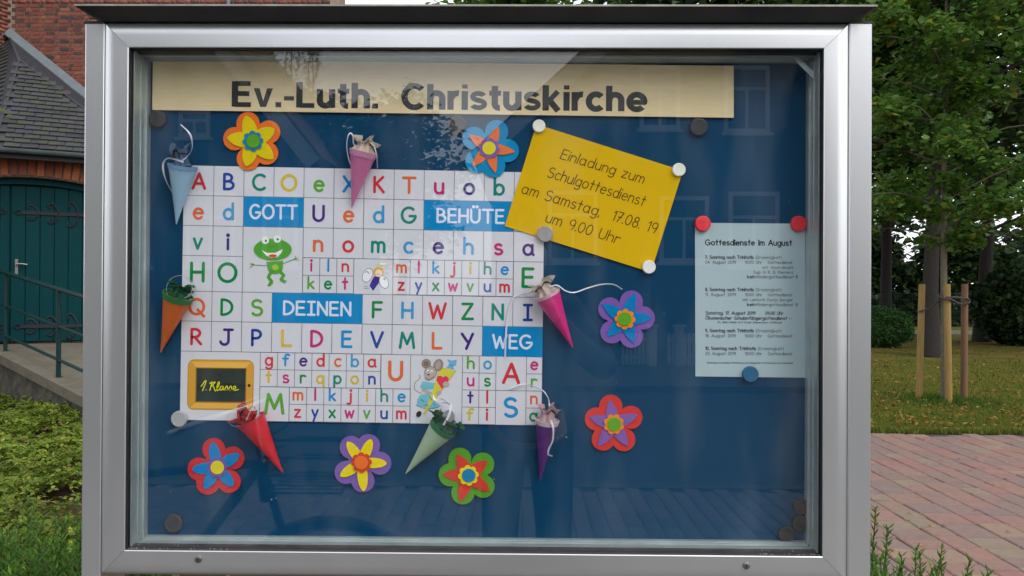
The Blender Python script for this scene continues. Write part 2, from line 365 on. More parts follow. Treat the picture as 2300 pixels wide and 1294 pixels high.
lbox(MB(), scn+half+.9, scn+half+1.0, -4.0, -.35, 0, zeave+.05).make('porch_side', BRICKM, church)
me_a = bmesh_('brick', .082, .05, .24, ARCHB); me_p = bmesh_('brick', .235, .04, .062, ARCHB)
rad = (half**2+rise**2)/(2*rise); zc = zsp+rise-rad; na = 27
for i in range(na):
    th = math.asin(half/rad)*(2*(i+.5)/na-1); rr = rad+.135
    q = lp(scn+rr*math.sin(th), .012, zc+rr*math.cos(th)); o = link_mesh('brick', me_a, pwo, q-wloc(pwo))
    o.rotation_mode = 'XYZ'; o.rotation_euler = (Matrix.Rotation(R(27), 4, 'Z')@Matrix.Rotation(th, 4, 'Y')).to_euler()
for row in range(-40, 12):
    z = zeave-.06-.075*(6-row) if False else zeave-.045-.075*(row+0)
    if z < .1 or row < 0: continue
for row in range(44):
    z = zeave-.03-.076*row; s = scn-half-1.1+(row % 2)*.12
    while s < scn+half+.85:
        c = s+.12
        if (abs(c-scn) > half+.1) or z-.03 > arch_z(max(min(c, scn+half), scn-half), .30):
            a, b, d = project(lp(c, .01, z))
            if -40 < a < 260 and z > .5:
                o = link_mesh('brick', me_p, pwo, lp(c, .01, z)-wloc(pwo)); o.rotation_euler = (0, 0, R(27))
        s += .247
# door: fanlight board and two leaves of upright planks
dm = MB(); lbox(dm, scn-half, scn+half, -.26, -.22, zt, zsp+rise).make('door_backing', TEAL, church)
fr = MB()
lbox(fr, scn-half, scn-half+.06, -.22, -.12, zt, zsp); lbox(fr, scn+half-.06, scn+half, -.22, -.12, zt, zsp)
for i in range(NS):
    s0 = scn-half+2*half*i/NS; s1 = scn-half+2*half*(i+1)/NS; h = .09
    fr.add([lp(s0, -.22, arch_z(s0)-h), lp(s1, -.22, arch_z(s1)-h), lp(s1, -.12, arch_z(s1)-h), lp(s0, -.12, arch_z(s0)-h), lp(s0, -.22, arch_z(s0)), lp(s1, -.22, arch_z(s1)), lp(s1, -.12, arch_z(s1)), lp(s0, -.12, arch_z(s0))], BOXF)
fr.make('door_frame', TEAL, church)
zdt = fp(100, 420, -.15)[2]
for sg in (1, -1):
    root = MB(); a0, a1 = (sd0+.008, scn+half-.065) if sg > 0 else (scn-half+.065, sd0-.008)
    leaf = lbox(root, a0, a1, -.215, -.20, zt+.01, zdt).make('door', TEAL, church)
    npk = 9; w_ = (a1-a0)/npk
    for i in range(npk):
        s0 = a0+i*w_; o = lbox(MB(), s0+.006, s0+w_-.006, -.20, -.175+random.uniform(-.002, .002), zt+.015, zdt-.005).make('plank', TEAL, leaf)
    for zz in (zt+.22, fp(110, 480, -.17)[2]):
        hb = MB(); s_tip = a0+.12 if sg > 0 else a1-.12; s_end = a1 if sg > 0 else a0; dd = .162
        lbox(hb, min(s_tip, s_end), max(s_tip, s_end), -.174, -.160, zz-.022, zz+.022)
        tip = [lp(s_tip-sg*.09, -.166, zz), lp(s_tip-sg*.03, -.166, zz+.035), lp(s_tip+sg*.02, -.166, zz), lp(s_tip-sg*.03, -.166, zz-.035)]
        hb.tube([tip[0], tip[1], tip[2], tip[3], tip[0]], .009, 5)
        for k in range(3):                    # scrolled side arms
            sb = s_tip+sg*(.16+.24*k); ln = .10+.035*k
            for up in (1, -1):
                pth = [lp(sb+sg*.05, -.166, zz), lp(sb+sg*.03, -.166, zz+up*ln*.45), lp(sb-sg*.03, -.166, zz+up*ln), lp(sb-sg*.08, -.166, zz+up*ln*.85), lp(sb-sg*.06, -.166, zz+up*ln*.55)]
                hb.tube(smooth_path(pth, 4), .011, 5)
        hb.make('strap_hinge', IRON, leaf)
    if sg > 0:
        hz = fp(34, 600, -.16)[2]; hd = MB(); sh = s_of(33)
        lbox(hd, sh-.018, sh+.018, -.174, -.165, hz-.13, hz+.11)
        hd.tube([lp(sh, -.165, hz+.04), lp(sh, -.12, hz+.04)], .012, 8); hd.tube([lp(sh, -.125, hz+.04), lp(sh+.06, -.12, hz+.045), lp(sh+.13, -.125, hz+.035)], .011, 8)
        hd.make('door_handle', STEEL, leaf, smooth=40)
# porch roof
eL, eR = lp(s_of(-120), .32, zeave), lp(s_of(330), .32, zeave)
slope = (nn*-1*math.cos(R(42))+np.array([0, 0, 1])*math.sin(R(42)))       # up the front roof plane
rn = np.cross(e, slope); rn = rn if rn[2] > 0 else -rn
Bp = on_plane(44, 138, eL, rn); Ap = at(22, 85, YW-.05); Wp = at(345, 345, YW-.05)
eRr = on_plane(330, 393, eL, rn); eRr = eL+e*np.dot(eRr-eL, e)
def thick(P, th=.04): return [np.array(p) for p in P]+[np.array(p)-np.array([0, 0, th]) for p in P]
eLl = eL+e*0.55
rf = MB(); rf.add(thick([eLl, eRr, Bp]), [(0, 1, 2), (5, 4, 3), (0, 3, 4, 1), (1, 4, 5, 2), (2, 5, 3, 0)])
rf.add(thick([Bp, eRr, Wp, Ap]), [(0, 1, 2), (0, 2, 3), (6, 5, 4), (7, 6, 4), (1, 5, 6, 2), (2, 6, 7, 3)])
WL = at(-300, 345, YW-.05); rf.add(thick([Ap, WL, eLl, Bp]), [(0, 1, 2), (0, 2, 3), (6, 5, 4), (7, 6, 4), (1, 5, 6, 2)])
roof = rf.make('porch_roof', SLATEP, church)
def slates(o3, ex, up, nrm, inside, wid=.20, ht=.115, skew=0.0):
    me = bpy.data.meshes.new('slate'); wv, hv, th = wid*.955, ht*1.35, .010
    pts = [(-wv/2, 0, th*2.6), (wv/2, .008, th*2.6), (wv/2, hv, th*.4), (-wv/2, hv, th*.4), (-wv/2, 0, th*1.4), (wv/2, .008, th*1.4), (wv/2, hv, 0), (-wv/2, hv, 0)]
    me.from_pydata(pts, [], [(0, 1, 2, 3), (7, 6, 5, 4), (0, 4, 5, 1), (1, 5, 6, 2), (3, 2, 6, 7), (0, 3, 7, 4)]); me.materials.append(SLATE)
    M3 = Matrix((tuple(ex), tuple(up), tuple(nrm))).transposed(); c = 0
    for j in range(30):
        for i in range(-40, 60):
            q = o3+ex*((i+.5*(j % 2))*wid+j*skew)+up*(j*ht)
            if inside(q+ex*0, q+up*hv) and c < 290:
                a, b, d = project(q)
                if not (-40 < a < 330): continue
                o = link_mesh('slate', me, roof, q+nrm*.004-wloc(roof)); o.rotation_euler = (M3.to_4x4()@Matrix.Rotation(R(random.uniform(-1.2, 1.2)), 4, 'Z')).to_euler(); c += 1
def in_tri(p, A, B_, C_):
    v0, v1, v2 = C_-A, B_-A, p-A; d00, d01, d02, d11, d12 = v0@v0, v0@v1, v0@v2, v1@v1, v1@v2; iv = 1/(d00*d11-d01*d01)
    u_, v_ = (d11*d02-d01*d12)*iv, (d00*d12-d01*d02)*iv; return u_ >= -.0 and v_ >= -.0 and u_+v_ <= 1.0
mE = eLl*.5+eRr*.5
slates(eLl, e, slope, rn, lambda q, t: in_tri(q*.85+t*.15, eLl-slope*.05, eRr-slope*.05, Bp))
# side planes: larger, flatter sheets of slate
def plane_frame(A, B_, C_):
    n_ = np.cross(B_-A, C_-A); n_ /= np.linalg.norm(n_); n_ = n_ if n_[2] > 0 else -n_
    ex_ = np.cross(np.array([0, 0, 1.]), n_); ex_ /= np.linalg.norm(ex_); up_ = np.cross(n_, ex_)
    if np.dot(ex_, e) < 0: ex_ = -ex_
    if up_[2] < 0: up_ = -up_
    return ex_, up_, n_
exL, upL, nL = plane_frame(Ap, WL, eLl)
if np.dot(np.cross(exL, upL), nL) < 0: exL = -exL
slates(eLl, exL, upL, nL, lambda q, t: in_tri(t, Ap, WL, eLl) or in_tri(t, Ap, eLl, Bp), .22, .15)
fl = MB(); up3 = np.array([0, 0, 1])
for a_, b_ in ((Ap, Wp), (Ap, WL)):
    d_ = (b_-a_)/np.linalg.norm(b_-a_); o3 = np.array([0, -.16, -.02])
    fl.add([a_+up3*.0, b_+up3*.0, b_+o3+up3*.03, a_+o3+up3*.03, a_+up3*.2, b_+up3*.2, b_+o3+up3*.06, a_+o3+up3*.06], BOXF)
fl.make('flashing', LEAD, church)
MB().tube([Bp+up3*.02, eRr+up3*.02], .014, 6).tube([Bp+up3*.02, eLl+up3*.02], .014, 6).tube([Ap+up3*.01, Bp+up3*.01], .02, 6).make('hip_line', mat('dark_slate_edge', (.03, .03, .034), .7), church)
gt = MB(); prof = [(math.cos(t_)*.06, math.sin(t_)*.06) for t_ in np.linspace(math.pi, 2*math.pi, 9)]
prof = prof+[(x_*.88, z_*.88) for x_, z_ in prof[::-1]]
s0_, s1_ = -1.2, np.dot(eRr-P0, e)
Vg = [lp(s, .36+a_, zeave-.01+b_) for s in (s0_, s1_) for a_, b_ in prof]; k = len(prof)
gt.add(Vg, [(i, (i+1) % k, k+(i+1) % k, k+i) for i in range(k)]+[tuple(range(k))[::-1], tuple(range(k, 2*k))])
gt.make('gutter', LEAD, church, smooth=50)
lbox(MB(), s0_, s1_, .24, .30, zeave-.13, zeave-.05).make('fascia', mat('black_fascia', (.01, .01, .011), .6), church)
lbox(MB(), s0_, s1_, 0, .24, zeave-.08, zeave-.05).make('soffit', mat('black_fascia', (.01, .01, .011), .6), church)
# clumps of moss on the slates
for (px, py, r_) in ((83, 232, .05), (5, 250, .06), (22, 262, .05), (128, 210, .03), (60, 300, .03)):
    q = on_plane(px, py, eL+rn*.012, rn); V = [q+rn*r_*.5]; Fc = []
    for j in range(3):
        for i in range(12): t_ = 2*math.pi*i/12; rr = r_*(j+1)/3*random.uniform(.8, 1.15); V.append(q+e*rr*math.cos(t_)+slope*rr*math.sin(t_)+rn*r_*.5*(1-((j+1)/3)**2))
    Fc = [(0, 1+i, 1+(i+1) % 12) for i in range(12)]+[(1+j*12+i, 13+j*12+i, 13+j*12+(i+1) % 12, 1+j*12+(i+1) % 12) for j in range(2) for i in range(12)]
    obj('moss', V, Fc, mat('moss_green', (.05, .075, .012), .95, bump=.6, bscale=80), roof)

# landing, ramp and railing
ramp = thing('ramp', lp(0, 1, 0), 'pale concrete ramp and landing in front of the teal church door', 'ramp')
g0, g1 = lp(s_of(12)*1-.0, 0, 0), None
Pa = at(12, 790, 0)*0
def gpt(px, py, z): d = ray(px, py); return CAMP+d*((z-CAMP[2])/d[2])
Q0, Q1 = gpt(12, 790, .68), gpt(131, 849, .47); dv = Q1-Q0
Qm, Qp = Q0-dv*.9, Q0+dv*2.2
bk = [lp(-2.5, -.2, zt-.012), lp(3.2, -.2, zt-.012)]
rv = [Qm, Q0, Q1, Qp]; ou = np.cross(dv, up3); ou /= np.linalg.norm(ou); ou = ou if ou[1] < 0 else -ou
Vr = []; Fr = []
far = [lp(-2.5, -.2, zt-.02), lp(-.6, -.2, zt-.02), lp(.8, -.2, zt-.02), lp(3.6, -.2, zt-.08)]
for a_, b_ in zip(rv, far): Vr += [a_+ou*.10, a_+ou*.10-np.array([0, 0, a_[2]+.05]), b_, b_-np.array([0, 0, b_[2]+.05])]
for i in range(3):
    k = i*4; Fr += [(k, k+4, k+6, k+2), (k+1, k+5, k+4, k), (k+3, k+7, k+5, k+1), (k+2, k+6, k+7, k+3)]
Fr += [(0, 2, 3, 1), (12, 13, 15, 14)]
obj('slab', Vr, Fr, CONC, ramp)
kbm = MB()
cop = [a_+ou*.14 for a_ in rv]; cin = [a_-ou*.08 for a_ in rv]
for i in range(3):
    kbm.add([cop[i]-up3*.10, cop[i+1]-up3*.10, cin[i+1]-up3*.10, cin[i]-up3*.10, cop[i]+up3*.012, cop[i+1]+up3*.012, cin[i+1]+up3*.012, cin[i]+up3*.012], BOXF)
kbm.make('coping', CONC, ramp)
obj('side_face', [a_+ou*.105+up3*-.1 for a_ in rv]+[np.array([*(a_+ou*.105)[:2], -.05]) for a_ in rv]+[a_+ou*.102+up3*-.1 for a_ in rv]+[np.array([*(a_+ou*.102)[:2], -.05]) for a_ in rv],
    [(0, 4, 5, 1), (1, 5, 6, 2), (2, 6, 7, 3), (8, 9, 13, 12), (9, 10, 14, 13), (10, 11, 15, 14)], mat('dark_side_concrete', (.045, .042, .032), .9, var=.4, vscale=7, bump=.4, bscale=40, col2=(.07, .06, .045)), ramp)  # ramp side below the coping in a darker, blotchy concrete tone
rail = thing('handrail', Q0, 'dark green painted steel railing with three rails along the church ramp', 'railing')
dirv = dv; hh = 1.02
def rp(t, h): q = Q0+dirv*t; return np.array([q[0], q[1], q[2]+h])
ztop0, ztop1 = None, None
for t in (-.95, 0, 1.0, 2.0):
    MB().tube([rp(t, 0), rp(t, hh)], .024 if t != 1 else .027, 12).tube([rp(t, 0), rp(t, .012)], .05, 12).make('post', RAILG, rail, smooth=40)
MB().tube([rp(-1.4, hh+.01), rp(-.2, hh+.01), rp(0, hh+.01), rp(2.15, hh+.01)], .027, 12).make('top_rail', RAILG, rail, smooth=40)
for h in (.60, .21):
    MB().tube([rp(-1.2, h), rp(2.1, h)], .018, 10).make('rail', RAILG, rail, smooth=40)

# ------------------------------------------------------------------ planting
LEAFG = mat('groundcover_leaves', (.06, .1, .015), .6, island=[(.055, .10, .012), (.13, .18, .02), (.08, .135, .014), (.20, .24, .03), (.07, .12, .015), (.15, .19, .022), (.06, .10, .014), (.27, .28, .04)], transl=.3, spec=.15, var=.45, vscale=1.3)
def trefoil():
    V = []; Fc = []
    for k in range(3):
        a = (k-1)*R(95); c, s_ = math.cos(a), math.sin(a)
        for (x_, y_, z_) in [(0, 0, 0), (.55, .34, .1), (1, 0, -.02), (.55, -.34, .1)]: V.append((x_*c-y_*s_, x_*s_+y_*c, z_))
        b = k*4; Fc += [(b, b+1, b+2), (b, b+2, b+3)]
    return V, Fc
tv, tf = trefoil()
n = 165000; X = RNG.uniform(-9.5, 0.9, n); Y = 1.0+RNG.random(n)*9.5
px_, py_, pz_ = project(np.stack([X, Y, np.full(n, .15)], 1))
lineY = Q0[1]+(X-Q0[0])*dv[1]/dv[0]-.15                                   # in front of the ramp
keep = (Y < lineY) & (px_ > -260) & (px_ < 420) & (RNG.random(n) < np.clip(1.25-Y*.06, .5, 1))
keep &= ((px_ < 230) | (RNG.random(n) < .25))
X, Y = X[keep], Y[keep]
hgt = .12+.05*np.sin(X*3.1+1)*np.cos(Y*2.3)+.05*np.sin(X*7.9)*np.sin(Y*6.1+.5)+RNG.normal(0, .035, len(X))
bare = (np.sin(X*1.9+.6)*np.sin(Y*1.7+1.2)+RNG.normal(0, .25, len(X))) > np.where(Y < 4, .55, .80)
X, Y, hgt = X[~bare], Y[~bare], hgt[~bare]; n = len(X)
o = scatter('ground_cover', tv, tf, np.stack([X, Y, np.clip(hgt, .02, .4)], 1), rots(n, 34), RNG.uniform(.024, .052, n), LEAFG, None, kind='stuff'); tag(o, 'yellow green three lobed ground cover leaves in front of the ramp', 'ground cover')
n = 500; o = scatter('fallen_leaves', LOBE_V, LOBE_F, np.stack([RNG.uniform(-7.5, -1.2, n), RNG.uniform(1.5, 8, n), RNG.uniform(.10, .20, n)], 1), rots(n, 30), RNG.uniform(.02, .05, n), mat('rust_leaves', (.2, .05, .03), .9, island=[(.15, .05, .03), (.22, .10, .05), (.12, .04, .025)]), None, kind='stuff'); tag(o, 'rust brown leaves caught in the green ground cover', 'leaves')
# a taller seedling by the ramp
def sprig_thing(px, py, z, label):
    c = gpt(px, py, z); t = thing('seedling', (c[0], c[1], 0), label, 'plant'); n = 46
    scatter('foliage', LOBE_V, LOBE_F, np.stack([c[0]+RNG.normal(0, .06, n), c[1]+RNG.normal(0, .06, n), c[2]+RNG.uniform(-.12, .16, n)], 1), rots(n, 40), RNG.uniform(.035, .06, n), LEAFG, t)
    MB().tube([(c[0], c[1], 0), (c[0]+.01, c[1], c[2]+.12)], [.006, .003], 5).make('stem', mat('green_stem', (.07, .09, .02), .7), t)
sprig_thing(86, 858, .32, 'light green seedling rising out of the ground cover before the ramp')

YEW = mat('yew_needles', (.02, .06, .015), .5, island=[(.025, .085, .010), (.06, .15, .014), (.04, .12, .012), (.12, .22, .02)], transl=.3, spec=.1)
BARK = mat('bark', (.022, .018, .014), .95, var=.35, vscale=16, bump=.8, bscale=40, stretch=(3, 3, .6))
def yew(name, cx, cy, z0, ztop, spread, nt_, label, seed, grp='yew shrubs at the foot of the display case'):
    rg = np.random.default_rng(seed); t = thing(name, (cx, cy, 0), label, 'shrub', grp); st = MB(); P = []; Rr = []
    for k in range(nt_):
        bx, by = cx+rg.uniform(-spread, spread), cy+rg.uniform(-.28, .28); top = ztop*rg.uniform(.72, 1.0)
        lean = rg.normal(0, .06, 2); p0 = np.array([bx, by, z0]); p1 = np.array([bx+lean[0], by+lean[1], top]); st.tube([p0, p1], [.004, .0015], 4)
        L_ = np.linalg.norm(p1-p0); m = int(L_/.0036)
        for i in range(m):
            f = i/m; a = i*2.4; c = p0+(p1-p0)*f; P.append(c)
            up_ = .5+.5*f; d = np.array([math.cos(a), math.sin(a), up_]); d /= np.linalg.norm(d); s_ = np.cross(d, [0, 0, 1]); s_ /= np.linalg.norm(s_); Rr.append(np.stack([d, s_, np.cross(d, s_)], 1))
        for q in range(3):                      # side twigs
            f = rg.uniform(.25, .85); b0 = p0+(p1-p0)*f; a = rg.uniform(0, 6.28); b1 = b0+np.array([math.cos(a)*.07, math.sin(a)*.07, .07]); st.tube([b0, b1], [.002, .001], 3)
            for i in range(20):
                c = b0+(b1-b0)*i/20; aa = i*2.4; d = np.array([math.cos(aa), math.sin(aa), .6]); d /= np.linalg.norm(d); s_ = np.cross(d, [0, 0, 1]); s_ /= np.linalg.norm(s_); P.append(c); Rr.append(np.stack([d, s_, np.cross(d, s_)], 1))
    NV = [(0, 0, 0), (.5, .12, 0), (1, 0, 0), (.5, -.12, 0)]
    n = len(P); scatter('foliage', NV, LEAF_F, np.array(P), np.array(Rr), rg.uniform(.018, .030, n), YEW, t); st.make('stems', mat('green_stem', (.07, .09, .02), .7), t)
for i, (x_, y_, zt_, sp, nt_, lb) in enumerate([
    (-1.20, .58, .885, .22, 170, 'dark green yew shrub left of the case at the lower left corner'),
    (-.80, .42, .70, .25, 50, 'yew shrub under the left half of the display case'),
    (-.25, .42, .70, .25, 50, 'yew shrub under the middle of the display case'),
    (.30, .42, .70, .25, 50, 'yew shrub under the right half of the display case'),
    (.985, .50, .93, .10, 120, 'yew shrub with upright tips beside the right post and brick path'),
    (-1.62, .85, .80, .27, 150, 'bushy yew shrub cut off by the left edge of the view')]):
    yew('yew_shrub', x_, y_, .02, zt_, sp, nt_, lb, 40+i)

LEAFT = mat('maple_leaves', (.05, .09, .02), .55, island=[(.05, .12, .02), (.09, .19, .03), (.06, .15, .024), (.14, .24, .04), (.055, .13, .022), (.10, .19, .03), (.08, .165, .024), (.12, .22, .035), (.05, .12, .02), (.09, .18, .03), (.07, .15, .022), (.15, .25, .04), (.06, .14, .022), (.08, .16, .024), (.10, .19, .03), (.07, .14, .02), (.10, .18, .03), (.34, .29, .03)], transl=.45, spec=.4)
LEAFD = mat('dark_tree_leaves', (.03, .05, .015), .6, island=[(.013, .032, .011), (.026, .052, .014), (.019, .042, .012), (.045, .08, .02)], transl=.3, spec=.3)
def tree(name, label, x, y, rt, hgt, zc0, rad, nl, ls, m, seed, nb=22, grp='trees beyond the lawn', lean=(0, 0), clus=.55, flat=.35, nclus=70, leafm=(LOBE_V, LOBE_F), cat='tree', limb_r=.35, bounds=None, barkm=None):
    rg = np.random.default_rng(seed); t = thing(name, (x, y, 0), label, cat, grp)
    tp = [np.array([x+lean[0]*f+rt*.5*math.sin(f*7+seed), y+lean[1]*f+rt*.5*math.cos(f*5+seed), hgt*f]) for f in np.linspace(0, 1, 10)]
    tr_ = [rt*(1.35 if i == 0 else 1)*(1-.85*i/9) for i in range(10)]
    MB().tube(tp, tr_, 12).make('trunk', barkm or BARK, t, smooth=60)
    lm = MB(); cs = []
    for k in range(nb):
        f = (zc0/hgt)+(1-zc0/hgt)*((k+.5)/nb)**.9*.95; i = f*9; b0 = tp[int(i)]*(1-i % 1)+tp[min(9, int(i)+1)]*(i % 1)
        a = k*2.4+rg.uniform(-.4, .4); rr = rad*math.sqrt(max(.08, 1-((f-zc0/hgt)/(1-zc0/hgt)*.95)**2.2))*rg.uniform(.75, 1.1)
        b1 = b0+np.array([math.cos(a)*rr, math.sin(a)*rr, rr*rg.uniform(.05, .5)]); md = (b0+b1)/2+np.array([0, 0, rr*.12])
        pth = smooth_path([b0, md, b1], 4); lm.tube(pth, list(np.linspace(rt*limb_r*(1-f*.5), .006, len(pth))), 5)
        for g in np.linspace(.3, 1, max(2, nclus//nb)): j = g*(len(pth)-1); q = pth[int(j)]; cs.append(q+rg.normal(0, rr*.12, 3))
    lm.make('limbs', barkm or BARK, t)
    cs = np.array(cs); idx = rg.integers(0, len(cs), nl); P = cs[idx]+rg.normal(0, 1, (nl, 3))*np.array([clus, clus, clus*flat])
    P[:, 2] -= .12*clus*((P[:, 0]-cs[idx, 0])**2+(P[:, 1]-cs[idx, 1])**2)/clus**2
    ok = P[:, 2] > max(.8, zc0-rad*.35)
    if bounds is not None: ok &= bounds(P)
    P = P[ok]
    cr = scatter('crown', *leafm, P, rots(len(P), 42, rg), rg.uniform(.6, 1.15, len(P))*ls, m, t)
    return t
YT = 9.35; c = at(2122, 893, YT)
tree('young_maple', 'slender young maple tied between three wooden stakes on the lawn', c[0], c[1], .052, 7.6, 2.0, 1.6, 22000, .090, LEAFT, 3, nb=46, grp=None, clus=.125, flat=.5, nclus=230, barkm=mat('young_bark', (.13, .11, .07), .9, var=.3, vscale=20, bump=.4), limb_r=.32)
STK = mat('stake_wood', (.24, .155, .042), .8, var=.2, vscale=9, bump=.3, bscale=50, stretch=(4, 4, .6))
STK2 = mat('brown_stake_wood', (.15, .078, .035), .8, var=.2, vscale=9, bump=.3, bscale=50, stretch=(4, 4, .6))
ROPE = mat('grey_tie_band', (.06, .05, .05), .9, bump=.5, bscale=200)
spts = []
for (pa, pb, ya, m, lb) in (((2064, 880), (2071, 640), 9.55, STK, 'leftmost of the three wooden stakes round the young maple'), ((2131, 893), (2127, 640), 9.15, STK, 'middle wooden stake right in front of the young maple trunk'), ((2165, 888), (2167, 640), 9.45, STK2, 'rightmost and brownest of the three stakes round the young maple')):
    b_, t_ = at(pa[0], 893, ya), at(*pb, ya); b_[2] = 0; s_ = tag(MB().tube([b_, b_*.5+t_*.5, t_, t_+up3*.012], [.046, .044, .043, .036], 14).make('tree_stake', m, smooth=50), lb, 'stake', 'stakes supporting the young maple'); spts.append(t_)
def strap(pts, r_=.012):
    return MB().tube(smooth_path(pts, 6), r_, 6)
zt0 = at(2070, 708, 9.5)[2]; tk = at(2120, 672, YT)
def rod(px, py, Y): return at(px, py, Y)
tag(strap([rod(2060, 693+8, 9.50), rod(2074, 697, 9.48), rod(2092, 690, 9.42), rod(2112, 672, 9.3), rod(2120, 664, 9.28)], .011).make('tree_tie', ROPE), 'dark band tying the left stake to the young maple', 'tree tie', 'ties of the young maple')
tag(strap([rod(2108, 664, 9.29), rod(2120, 671, 9.1), rod(2136, 673, 9.08), rod(2150, 680, 9.25), rod(2162, 683, 9.38), rod(2175, 681, 9.38), rod(2175, 672, 9.4), rod(2150, 668, 9.2), rod(2126, 668, 9.09)], .014).make('tree_tie', ROPE), 'dark band looped round the trunk and the right stake', 'tree tie', 'ties of the young maple')

for (px, d, rt, hg, z0, rad, nl, sd_, lb) in (
    (2098, 17.1, .19, 13, 3.9, 4.4, 6500, 11, 'thick dark trunked tree standing directly behind the staked maple'),
    (2214, 23, .22, 14, 3.2, 5.0, 6000, 12, 'tall dark tree behind the large bush near the right edge'),
    (1985, 25, .2, 14, 3.6, 5.0, 6000, 13, 'shady tree behind the round bush just right of the case'),
    (2340, 19, .2, 13, 3.4, 4.6, 6500, 14, 'dense tree cut off by the right edge of the view'),
    (1150, 25, .2, 13.5, 6, 3.1, 9000, 15, 'round treetop peeping over the middle of the case roof'),
    (1500, 27, .2, 15, 6, 3.2, 9000, 16, 'treetop above the case roof with bare limbs and sky gaps'),
    (1720, 24, .2, 14, 6, 4.2, 11000, 17, 'leafy treetop over the right part of the case roof'),
    (1900, 21, .2, 14, 5, 4.0, 11000, 18, 'yellowish green tree over the right end of the case roof')):
    c = at(px, 800, d); tree('broadleaf_tree', lb, c[0], d, rt, hg, z0, rad, nl, .27 if nl < 13000 else .2, LEAFD if sd_ not in (18, 15) else LEAFT, sd_, nb=26, clus=.6, flat=.5, nclus=110)
# far dark woodland edge
n = 26000; X = RNG.uniform(6, 34, n); Z = RNG.uniform(0, 1, n)**.8*5.6*(.75+.25*np.sin(X*1.3)+.1*np.sin(X*3.7)); Yh = 34+RNG.uniform(0, 1.8, n)
o = scatter('hedge', LOBE_V, LOBE_F, np.stack([X, Yh, Z], 1), rots(n, 55), RNG.uniform(.2, .38, n), LEAFD, None); tag(o, 'dark dense hedge closing the park behind the wire fence', 'hedge')
n = 20000; X = RNG.uniform(9, 60, n); Z = np.where(RNG.random(n) < .6, 9, 4.2)+RNG.normal(0, 1, n)*2.6+np.sin(X*.6)*1.2; Yh = 44+RNG.uniform(-2, 2, n); keep = (Z > 2.2) & (np.sin(X*1.1+Z*.8)+np.sin(X*.37-Z*1.3+2)+RNG.normal(0, .5, n) > -1.1)
o = scatter('far_wood', LOBE_V, LOBE_F, np.stack([X, Yh, Z], 1)[keep], rots(keep.sum(), 60), RNG.uniform(.3, .55, keep.sum()), LEAFD, None, kind='stuff'); tag(o, 'distant dark wood behind the park trees', 'wood')

def bush(name, label, c, rx, ry, rz, nl, ls, m, seed):
    rg = np.random.default_rng(seed); t = thing(name, (c[0], c[1], 0), label, 'bush'); v = rg.normal(0, 1, (nl, 3)); v /= np.linalg.norm(v, axis=1)[:, None]; rr = rg.uniform(.72, 1.0, nl)**.7
    wob = 1+.07*np.sin(v[:, 0]*6+v[:, 2]*5+seed)+.05*np.sin(v[:, 1]*11+v[:, 2]*9); P = v*(rr*wob)[:, None]*np.array([rx, ry, rz])+np.array([c[0], c[1], rz*.93]); P = P[P[:, 2] > .01]
    scatter('foliage', LEAF_V if ls < .1 else LOBE_V, LEAF_F if ls < .1 else LOBE_F, P, rots(len(P), 60, rg), rg.uniform(.7, 1.2, len(P))*ls, m, t)
    MB().tube([(c[0], c[1], 0), (c[0], c[1], rz)], [.06, .03], 7).make('stem', BARK, t)
BUSHG = mat('clipped_bush_leaves', (.03, .09, .012), .6, island=[(.02, .07, .01), (.04, .12, .015), (.03, .09, .012)], transl=.25)
c = at(1985, 765, 20.3); bush('round_bush', 'clipped round green bush on the lawn just right of the case', c, .78, .78, .58, 11000, .07, BUSHG, 5)
c = at(2290, 752, 21.5); bush('large_bush', 'large dark leafy bush at the right edge of the lawn', c, 1.25, 1.1, 1.2, 9000, .15, LEAFD, 6)
# wire mesh fence
fm = mat('green_fence_wire', (.01, .035, .03), .5, .2)
fx0, fx1, FY = at(1900, 700, 24.6)[0], at(2400, 700, 24.6)[0], 24.6
fen = thing('wire_fence', ((fx0+fx1)/2, FY, 0), 'dark green double wire mesh fence at the far end of the lawn', 'fence')
k = 0
while fx0+k*2.5 < fx1+.1:
    x_ = fx0+k*2.5; MB().box((x_-.03, FY-.03, 0), (x_+.03, FY+.03, 1.62)).make('post', fm, fen); pn_ = MB()
    for j in range(8): pn_.tube([(x_+.03, FY-.02, .1+j*.2), (x_+2.47, FY-.02, .1+j*.2)], .007 if j < 7 else .012, 4)
    for j in range(48): pn_.tube([(x_+.05+j*.05, FY-.03, .06), (x_+.05+j*.05, FY-.03, 1.53)], .0025, 3)
    pn_.make('mesh_panel', fm, fen); k += 1

